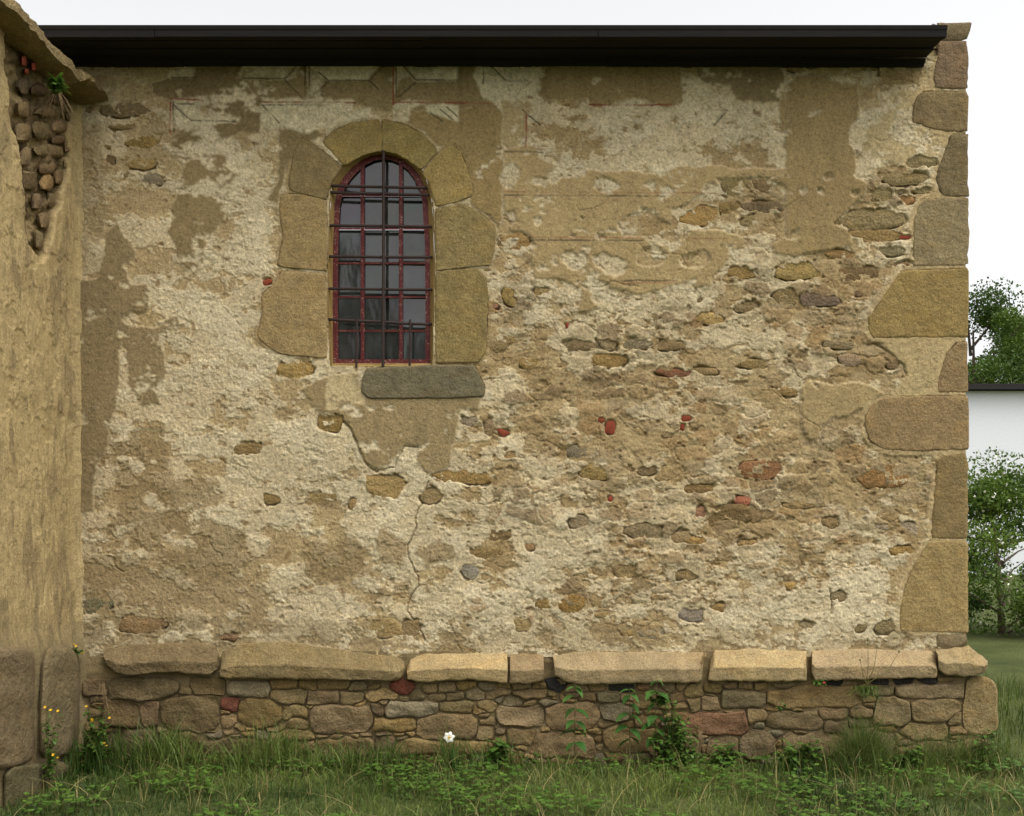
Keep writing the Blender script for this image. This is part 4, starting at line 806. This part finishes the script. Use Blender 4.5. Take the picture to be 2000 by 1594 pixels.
# ------------------------------------------------------------------ plants
cl_ = []
for i in range(5200):
    x_ = rg.uniform(-3.4, 4.2); y_ = rg.uniform(-1.7, -.12)
    if fbm(np.array([x_ * 100.]), np.array([y_ * 100.]), 45, 3, 151)[0] < .52 and y_ < -.3: continue
    if x_ < XB + .1: continue
    a_ = rg.uniform(0, 6.28); r_ = rg.uniform(.010, .022); zz_ = rg.uniform(.03, .10); t3 = rg.uniform(-.5, .5)
    for j in range(3):
        b_ = a_ + j * 2.1; c_ = np.array([x_ + r_ * .9 * math.cos(b_), y_ + r_ * .9 * math.sin(b_), zz_]); u_ = np.array([math.cos(b_), math.sin(b_), t3 * .5]) * r_ * .9; v_ = np.array([-math.sin(b_), math.cos(b_), .2]) * r_ * .8
        cl_.append((c_ - u_, c_ + v_, c_ + u_, c_ - v_))
cl_ = np.array(cl_); nq = len(cl_)
def merge(lst):
    b0 = 0; P_, Q_, T_ = [], [], []
    for p_, q_, t_ in lst: P_.append(p_); Q_.append(np.asarray(q_) + b0); T_.append(t_); b0 += len(p_)
    return np.concatenate(P_), np.concatenate(Q_), np.concatenate(T_)
def child(name, me_, par, loc=(0, 0, 0)):
    o = bpy.data.objects.new(name, me_); COL.objects.link(o); o.parent = par; o.location = loc; return o
nd_ = 1500; xd_ = rg.uniform(-3.2, 4.2, nd_); yd_ = -.1 - 1.5 * rg.random(nd_) ** 1.6
kd_ = xd_ > XB + .05; xd_, yd_ = xd_[kd_], yd_[kd_]
DRYLEAF = mat_leaf('dry_blades', (128, 116, 68), (172, 158, 108))
tag(link('dry_grass', leafmesh('dry_grass', *blades(xd_, yd_, np.full(len(xd_), -.01), np.clip(rg.normal(.12, .06, len(xd_)), .03, .3), np.full(len(xd_), .004), rg, .9), DRYLEAF)), 'dead straw coloured stalks scattered in the green grass', kind='stuff')
CLOVER = leafmesh('clover_leaves', cl_.reshape(-1, 3), np.arange(nq * 4).reshape(-1, 4), np.repeat(rg.beta(2, 2, nq), 4), LEAFM)
tag(link('ground_cover', CLOVER), 'low clover and broad weeds mixed through the grass', kind='stuff')
def tuft(px, w_, n, hgt, label, wd=.0028, y=-.2, z=0.0, cat='grass tuft', lean=.5):
    t_ = thing('grass_tuft', label, cat, loc=(pxx(px) * (D + y) / D, y, z)); r = np.random.default_rng(int(px))
    x = r.normal(0, w_ * .45, n); yy = r.normal(0, .05, n)
    child('blades', leafmesh('blades', *blades(x, yy, np.zeros(n), np.clip(r.normal(hgt, hgt * .25, n), .05, None) * np.exp(-(x / w_) ** 2 * .6), np.full(n, wd), r, lean), GRASS), t_)
    child('dead_blades', leafmesh('dead_blades', *blades(x[:n // 8], yy[:n // 8], np.zeros(n // 8), np.clip(r.normal(hgt * .8, .04, n // 8), .05, None), np.full(n // 8, wd), r, .8), DRYLEAF), t_)
tuft(1690, .20, 900, .31, 'tall tuft of fine grass under the cracked diagonal plinth stone')
tuft(1880, .22, 500, .22, 'wide tuft of fine grass at the foot of the corner stone')
tuft(1800, .12, 160, .24, 'loose tuft of arching grass left of the corner stone', wd=.004, lean=.8)
tuft(555, .14, 160, .27, 'upright tuft of broad grass in front of the rubble under the long coping stone', wd=.006)
tuft(335, .20, 220, .26, 'dense tuft of broad grass near the buttress foot', wd=.007)
tuft(872, .07, 60, .26, 'narrow tuft of grass beside the white flower', wd=.006, lean=.25)

def lobed(L, w_, r, n=1):
    """flat leaf with a few teeth, as quads along a midrib"""
    t = np.array([0, .25, .5, .75, 1.0]); wv = np.array([.15, 1, .7, .8, .02]) * w_ * .5
    bend = r.uniform(.1, .5); x = np.concatenate([-wv, wv]); y = np.concatenate([t, t]) * L; z = -bend * L * np.concatenate([t, t]) ** 2 + np.abs(x) * .25
    return np.stack([x, y, z], -1), np.array([(i, i + 1, 6 + i, 5 + i) for i in range(4)])
def rotm(az, el):
    return np.array(Matrix.Rotation(az, 3, 'Z') @ Matrix.Rotation(el, 3, 'X'))
def herb(name, px, pyb, pyt, wpx, n, leafL, label, cat, d=.16, flowers=0, fmat=None, group=None, seed=1, grounded=True, flat=.5):
    r = np.random.default_rng(seed); kk = (D - d) / D; H = (pyb - pyt) * S * kk; wd = wpx * S * kk / 2
    x0, y0, z0 = [float(v) for v in W(px, pyb, d)]
    if grounded: H = H + z0; z0 = 0.0; H = max(H, .06)
    t_ = thing(name, label, cat, group, loc=(x0, y0, z0)); lst = []; stems = MB(); fl = []
    n = int(n * 2.2); leafL = leafL * 1.15; ns = max(4, n // 16)
    for i in range(ns):
        a = r.uniform(0, 2 * np.pi); rad = r.random() ** .6 * 1.1; hx, hy = wd * rad * np.cos(a), wd * flat * rad * np.sin(a); hh = H * r.uniform(.35, 1.0) * (1 - .35 * min(rad, 1))
        stems.tube([(hx * .1, hy * .1, 0), (hx * .5, hy * .5, hh * .55), (hx, hy, hh)], [.0022, .0018, .001], 4); fl.append((hx, hy, hh))
        for j in range(max(2, n // ns)):
            tt = r.uniform(.35, 1.0); c = np.array([hx * tt, hy * tt, hh * tt]); v, q = lobed(leafL * r.uniform(.6, 1.25), leafL * r.uniform(.5, .8), r)
            lst.append((v @ rotm(r.uniform(0, 2 * np.pi), r.uniform(-.3, .8)).T + c, q, np.full(len(v), r.beta(2, 2))))
    P_, Q_, T_ = merge(lst); child('foliage', leafmesh('foliage', P_, Q_, T_, LEAFM), t_)
    o = stems.build('stem', STEM, t_); o.location = (0, 0, 0)
    for i in range(flowers):
        hx, hy, hh = fl[i % len(fl)]; p_ = MB(); hx += r.normal(0, .02); hh += r.normal(0, .02); a0 = r.uniform(0, 1); tl = r.uniform(.2, 1.2)
        for k_ in range(4):
            a = a0 + k_ * math.pi / 2; ca_, sa_ = math.cos(a), math.sin(a); R_f = .0085
            pts = [(0, 0, 0), (R_f * .7 * ca_ - R_f * .5 * sa_, R_f * .7 * sa_ + R_f * .5 * ca_, .002), (R_f * 1.2 * ca_, R_f * 1.2 * sa_, .003), (R_f * .7 * ca_ + R_f * .5 * sa_, R_f * .7 * sa_ - R_f * .5 * ca_, .002)]
            rm = Matrix.Rotation(tl, 3, 'X'); p_.add([tuple(rm @ Vector(q_)) for q_ in pts], [(0, 3, 2, 1)])
        o = p_.build('flower', fmat, t_); o.location = (hx, hy - .012, hh + .006)
    return t_
herb('celandine', 188, 1485, 1352, 78, 190, .034, 'yellow flowered celandine bush in the corner by the buttress', 'plant', .22, 7, PETALY, seed=3)
herb('celandine', 96, 1500, 1340, 46, 70, .03, 'yellow flowered celandine in front of the buttress base stone', 'plant', .72, 5, PETALY, seed=4)
herb('celandine', 146, 1280, 1248, 42, 46, .026, 'small celandine rooted on top of the buttress base stone', 'plant', .10, 6, PETALY, seed=5, grounded=False)
herb('cow_parsley', 1312, 1490, 1358, 104, 420, .034, 'dense bright green ferny plant left of the reddish plinth stone', 'plant', .2, seed=6)
herb('cow_parsley', 1288, 1380, 1335, 52, 60, .03, 'ferny sprig high against the coping stone underside', 'plant', .14, seed=16, grounded=False)
herb('cow_parsley', 1345, 1490, 1455, 46, 60, .034, 'small ferny plant below the reddish plinth stone', 'plant', .22, seed=7)
herb('cow_parsley', 1415, 1490, 1432, 74, 110, .04, 'pale green leafy plant right of the dried roots', 'plant', .24, seed=8)
herb('cow_parsley', 1560, 1490, 1418, 92, 130, .042, 'leafy plant with wide pale leaves left of the tall grass tuft', 'plant', .24, seed=9)
herb('ground_elder', 1778, 1495, 1440, 54, 80, .038, 'low dark green leafy plant between the grass tufts near the corner', 'plant', .26, seed=10)
herb('ground_elder', 972, 1490, 1424, 50, 50, .06, 'broad leaved plant right of the white flower', 'plant', .24, seed=11)
herb('ground_elder', 1925, 1480, 1375, 50, 90, .03, 'slender weed growing up the corner stone', 'plant', .24, seed=12)
herb('wall_fern', 108, 186, 132, 30, 40, .045, 'green fern hanging under the buttress cap slab', 'fern', .62, seed=13, grounded=False)
herb('clover', 1596, 1342, 1322, 34, 34, .024, 'tiny clover with a red flower in the joint under the coping', 'plant', .12, 1, PETALR, seed=14, grounded=False)
herb('wall_pennywort', 1525, 1392, 1362, 28, 22, .022, 'small yellowish weed in a plinth joint', 'plant', .12, seed=15, grounded=False)

# nettle-like upright plants with large opposite leaves
def leaf_mesh(L, w_):
    t = np.linspace(0, 1, 7); wv = np.sin(np.pi * t ** .75) ** .8 * w_ / 2; wv[-1] = 0.0005; wv[0] = .001
    rows_ = [np.stack([sx * wv, t * L, -.35 * L * t ** 2 + np.abs(sx) * wv * .35], -1) for sx in (-1, 0, 1)]
    P_ = np.stack(rows_, 1).reshape(-1, 3); Q_ = np.array([(3 * i + j, 3 * i + j + 1, 3 * i + j + 4, 3 * i + j + 3) for i in range(6) for j in range(2)])
    return raw_mesh('leaf', P_, Q_, NETTLE)
LV = [leaf_mesh(.098, .074), leaf_mesh(.085, .062), leaf_mesh(.06, .034)]
def upright(px, pyt, leaves, label, d=.17, lean=0):
    x0, y0, _ = [float(v) for v in W(px, 1490, d)]; zt = float(W(px, pyt, d)[2]); t_ = thing('nettle', label, 'plant', 'upright leafy weeds below the coping', loc=(x0, y0, 0))
    p_ = MB(); p_.tube([(0, 0, 0), (lean * .3, .01, zt * .5), (lean, 0, zt)], [.004, .003, .0015], 5); p_.build('stem', STEM, t_, smooth=True)
    for (dx, py_, k_, az) in leaves:
        zz = float(W(px, py_, d)[2]); o = child('leaf', LV[k_], t_, (lean * zz / zt, 0, zz)); a = -math.pi / 2 if dx > 0 else math.pi / 2
        o.rotation_euler = (random.Random(int(py_ * dx)).uniform(-.5, .1), 0, a + az); o.scale = [random.Random(int(py_)).uniform(.85, 1.15)] * 3
upright(1123, 1335, [(-1,1360,1,.5),(1,1345,1,-.6),(-1,1385,0,.3),(1,1388,0,-.3),(-1,1408,1,.7),(1,1410,0,-.5),(1,1425,0,.4),(-1,1430,0,-.4),(1,1340,2,-.2),(-1,1342,2,.5),(1,1450,0,-.8),(-1,1452,1,.4)], 'leafy nettle alone under the joint of two coping stones')
upright(1230, 1345, [(-1,1358,1,.6),(1,1356,1,-.6),(1,1375,0,-.5),(-1,1395,0,.4),(1,1398,0,-.3),(-1,1420,0,.5),(1,1425,0,-.7),(-1,1348,2,.2),(1,1346,2,-.1),(1,1440,1,.4),(-1,1445,0,-.5)], 'leafy nettle left of the ferny plant, with grass blades crossing it')
upright(1279, 1320, [(-1,1350,0,.5),(1,1355,1,-.6),(-1,1375,0,.2),(-1,1398,0,.8),(1,1400,0,-.4),(-1,1415,0,.4),(1,1425,1,-.7),(-1,1330,2,.2),(1,1328,2,-.3),(-1,1440,0,.6)], 'tallest leafy nettle with its tip against the coping stone', lean=.015)

# white daffodil
x0, y0, z0 = [float(v) for v in W(877, 1440, .24)]
nar = thing('daffodil', 'single white daffodil with a small yellow centre in the grass', 'flower', loc=(x0, y0, 0))
p_ = MB(); p_.tube([(.005, .012, 0), (-.004, .012, z0 * .6), (0, .012, z0 * .95), (0, .004, z0)], .0028, 6); p_.build('stem', STEM, nar, smooth=True)
for k_ in range(6):
    a = k_ * math.pi / 3 + .2; p_ = MB(); vv = []
    for r_, w_, yy in ((.004, .004, 0), (.016, .012, -.005), (.028, .011, -.004), (.037, .001, .002)):
        for s_ in (-1, 0, 1): vv.append((r_ * math.cos(a) - s_ * w_ * math.sin(a), yy - (.002 if s_ == 0 else 0), z0 + r_ * math.sin(a) + s_ * w_ * math.cos(a)))
    p_.add(vv, [(3 * i + j, 3 * i + j + 1, 3 * i + j + 4, 3 * i + j + 3) for i in range(3) for j in range(2)]); p_.build('petal', PETALW, nar, smooth=True)
p_ = MB(); p_.tube([(0, -.002, z0), (0, -.012, z0)], [.005, .0075], 10); p_.build('corona', PETALY, nar, smooth=True)
for k_, dx in enumerate((-.05, .03, .06)):
    p_ = MB(); p_.add([(dx * .3 - .005, 0, 0), (dx * .3 + .005, 0, 0), (dx * .7 - .005, -.01, z0 * .6), (dx * .7 + .005, -.01, z0 * .6), (dx - .001, -.02, z0 * (.95 - .1 * k_)), (dx + .001, -.02, z0 * (.95 - .1 * k_))], [(0, 1, 3, 2), (2, 3, 5, 4)]); p_.build('leaf', NETTLE, nar)

# dandelion-like weed on the coping, dried roots, dry stems
x0, y0, z0 = [float(v) for v in W(1692, 1336, .13)]
hw = thing('hawkweed', 'stalky weed with bare flower stems rooted under the coping', 'plant', loc=(x0, y0, z0)); hb_ = []
for (px, py) in ((1695, 1250), (1713, 1264), (1680, 1290), (1756, 1273)):
    q_ = W(px, py, .16); q_ = Vector([float(v) for v in q_]) - Vector((x0, y0, z0)); p_ = MB(); p_.tube([(0, 0, 0), tuple(q_ * .5 + Vector((q_.x * .12, -.02, -.02))), tuple(q_)], [.0026, .002, .0016], 5); p_.build('stem', STEM, hw, smooth=True)
    p_ = MB(); p_.tube([tuple(q_ + Vector((0, 0, -.006))), tuple(q_), tuple(q_ + Vector((0, 0, .012)))], [.002, .006, .003], 6); p_.build('bud', STEM, hw, smooth=True)
r = np.random.default_rng(77); n = 130
P_, Q_, T_ = blades(r.normal(0, .04, n), r.normal(-.01, .015, n), np.full(n, .01), r.uniform(.05, .12, n), np.full(n, .004), r, 1.0); P_[:, 2] *= -1
child('foliage', leafmesh('foliage', P_, Q_, T_, GRASS), hw)
def drybunch(px, pyt, pyb, n, spread, label, d, seed):
    x0, y0, zt = [float(v) for v in W(px, pyt, d)]; zb = float(W(px, pyb, d)[2]); t_ = thing('dry_stalks', label, 'dead plant', loc=(x0, y0, zt)); r_ = random.Random(seed)
    for i in range(n):
        a = r_.uniform(-1, 1); e = r_.uniform(.6, 1); p_ = MB(); p_.tube([(a * .01, 0, 0), (a * spread * .5 + r_.uniform(-.01, .01), -.015 * r_.random(), (zb - zt) * e * .4), (a * spread, r_.uniform(-.02, .01), (zb - zt) * e)], [.0014, .0014, .0008], 4); p_.build('stalk', DRY, t_)
drybunch(1368, 1428, 1480, 14, .035, 'dried brown roots hanging under the reddish plinth stone', .12, 1)
drybunch(200, 1335, 1400, 5, .05, 'thin dry stalks hanging by the celandine', .16, 2)
drybunch(112, 178, 232, 14, .10, 'dry root strands hanging below the fern under the buttress slab', .5, 3)

# ------------------------------------------------------------------ trees, shrub and white barn beyond the corner
def tree(name, x, y, z0, H, rad, nleaf, label, cat='tree', group=None, seed=1, leaf=.16, trunk_r=.14, low=.3, sparse=False, white=0):
    r = np.random.default_rng(seed); t_ = thing(name, label, cat, group, loc=(x, y, z0)); tr = MB(); limbs = []
    tr.tube([(0, 0, -.1), (r.normal(0, .05), r.normal(0, .05), H * .35), (r.normal(0, .15), r.normal(0, .1), H * .8)], [trunk_r, trunk_r * .75, trunk_r * .2], 8)
    nb = 26 if sparse else 14
    for i in range(nb):
        a = r.uniform(0, 2 * np.pi); zs = H * r.uniform(low * .8, .75); e = r.uniform(.4, 1.0) * rad; ze = min(H * .97, zs + r.uniform(.15, .5) * H * .5)
        p1 = (e * .45 * np.cos(a), e * .45 * np.sin(a), zs + (ze - zs) * .6); p2 = (e * np.cos(a), e * np.sin(a), ze); tr.tube([(0, 0, zs), p1, p2], [trunk_r * .4, trunk_r * .22, trunk_r * .06], 5); limbs.append(p2)
        if sparse:
            for q_ in range(5):
                b_ = np.array(p1) * (1 - q_ / 5) + np.array(p2) * q_ / 5; e_ = b_ + np.array([r.normal(0, .4), r.normal(0, .4), abs(r.normal(.7, .4))]); tr.tube([tuple(b_), tuple(e_)], [.025, .006], 4)
    tr.build('trunk', BARK, t_, smooth=True)
    nc = 34; cl = []
    for i in range(nc):
        u = r.normal(0, 1, 3); u /= np.linalg.norm(u); s_ = r.uniform(.45, 1) ** .5
        cl.append((u[0] * rad * s_ * .85, u[1] * rad * s_ * .85, H * (low + (1 - low) / 2) + u[2] * H * (1 - low) / 2 * s_ * .9, rad * r.uniform(.2, .42), r.random()))
    cl = np.array(cl); ci = r.integers(0, nc, nleaf); dv = r.normal(0, 1, (nleaf, 3)); dv /= np.linalg.norm(dv, axis=1)[:, None]; dv *= (r.random(nleaf) ** .4)[:, None] * cl[ci, 3][:, None]; dv[:, 2] *= .75
    c = cl[ci, :3] + dv; a = r.normal(0, 1, (nleaf, 3)); a /= np.linalg.norm(a, axis=1)[:, None]; b_ = np.cross(a, r.normal(0, 1, (nleaf, 3))); b_ /= np.linalg.norm(b_, axis=1)[:, None]; s_ = leaf * r.uniform(.6, 1.3, nleaf)[:, None]
    P_ = np.stack([c - a * s_ * .5, c + b_ * s_ * .3, c + a * s_ * .5, c - b_ * s_ * .3], 1).reshape(-1, 3); Q_ = np.arange(nleaf * 4).reshape(-1, 4)
    child('crown', leafmesh('crown', P_, Q_, np.repeat(np.clip(cl[ci, 4] * .7 + r.random(nleaf) * .3, 0, 1), 4), TREELEAF), t_)
    if white:
        i_ = r.integers(0, nleaf, white); c2 = c[i_] + r.normal(0, .02, (white, 3)); s2 = .045
        P_ = np.stack([c2 - a[i_] * s2 * .5, c2 + b_[i_] * s2 * .5, c2 + a[i_] * s2 * .5, c2 - b_[i_] * s2 * .5], 1).reshape(-1, 3)
        child('blossom', raw_mesh('blossom', P_, np.arange(white * 4).reshape(-1, 4), PETALW), t_)
tree('tree', 15.2, 29, 0, 9.6, 2.4, 26000, 'tall green tree behind the white barn', seed=3, leaf=.11, group='trees behind the barn')
tree('tree', 19.2, 33, 0.5, 9.0, 2.6, 22000, 'broad green tree furthest from the chapel corner', seed=5, leaf=.12, group='trees behind the barn')
tree('tree', 13.2, 40, 2.0, 8.5, 2.6, 22000, 'dark green tree up the slope nearest the chapel corner', seed=6, leaf=.13, group='trees behind the barn')
tree('shrub', 6.6, 7.6, -.1, 2.5, 1.15, 26000, 'green flowering shrub with white blossom behind the chapel corner', cat='shrub', seed=8, leaf=.05, trunk_r=.05, low=-.12, white=420)
barn = thing('barn', 'plain white rendered barn with a grey roof edge behind the shrub', 'barn', loc=(17, 23, 0))
p_ = MB(); p_.box(-5.3, 6, -1, 6, -.2, 4.9); p_.build('wall', WHITEWALL, barn)
p_ = MB(); p_.add([(-5.6, -1.3, 4.91), (6.3, -1.3, 4.91), (6.3, 6.3, 5.6), (-5.6, 6.3, 5.6), (-5.6, -1.3, 5.06), (6.3, -1.3, 5.06), (6.3, 6.3, 5.75), (-5.6, 6.3, 5.75)], [(0, 3, 2, 1), (4, 5, 6, 7), (0, 1, 5, 4), (1, 2, 6, 5), (2, 3, 7, 6), (3, 0, 4, 7)]); p_.build('roof', SHEET, barn)
for k_, (x_, H_) in enumerate(((-13, 8.6), (-8.8, 10.2), (-5.2, 9.2), (-2.0, 8.4), (2.5, 9.0))):
    tree('tree', x_, -38 - 2 * (k_ % 2), 0, H_ + 1.6, 2.4, 6000, ('spreading', 'tallest', 'slender', 'low', 'rounded')[k_] + ' bare branched spring tree facing the chapel, mirrored in the window glass', group='trees mirrored in the window', seed=20 + k_, leaf=.22, sparse=True, low=.12)
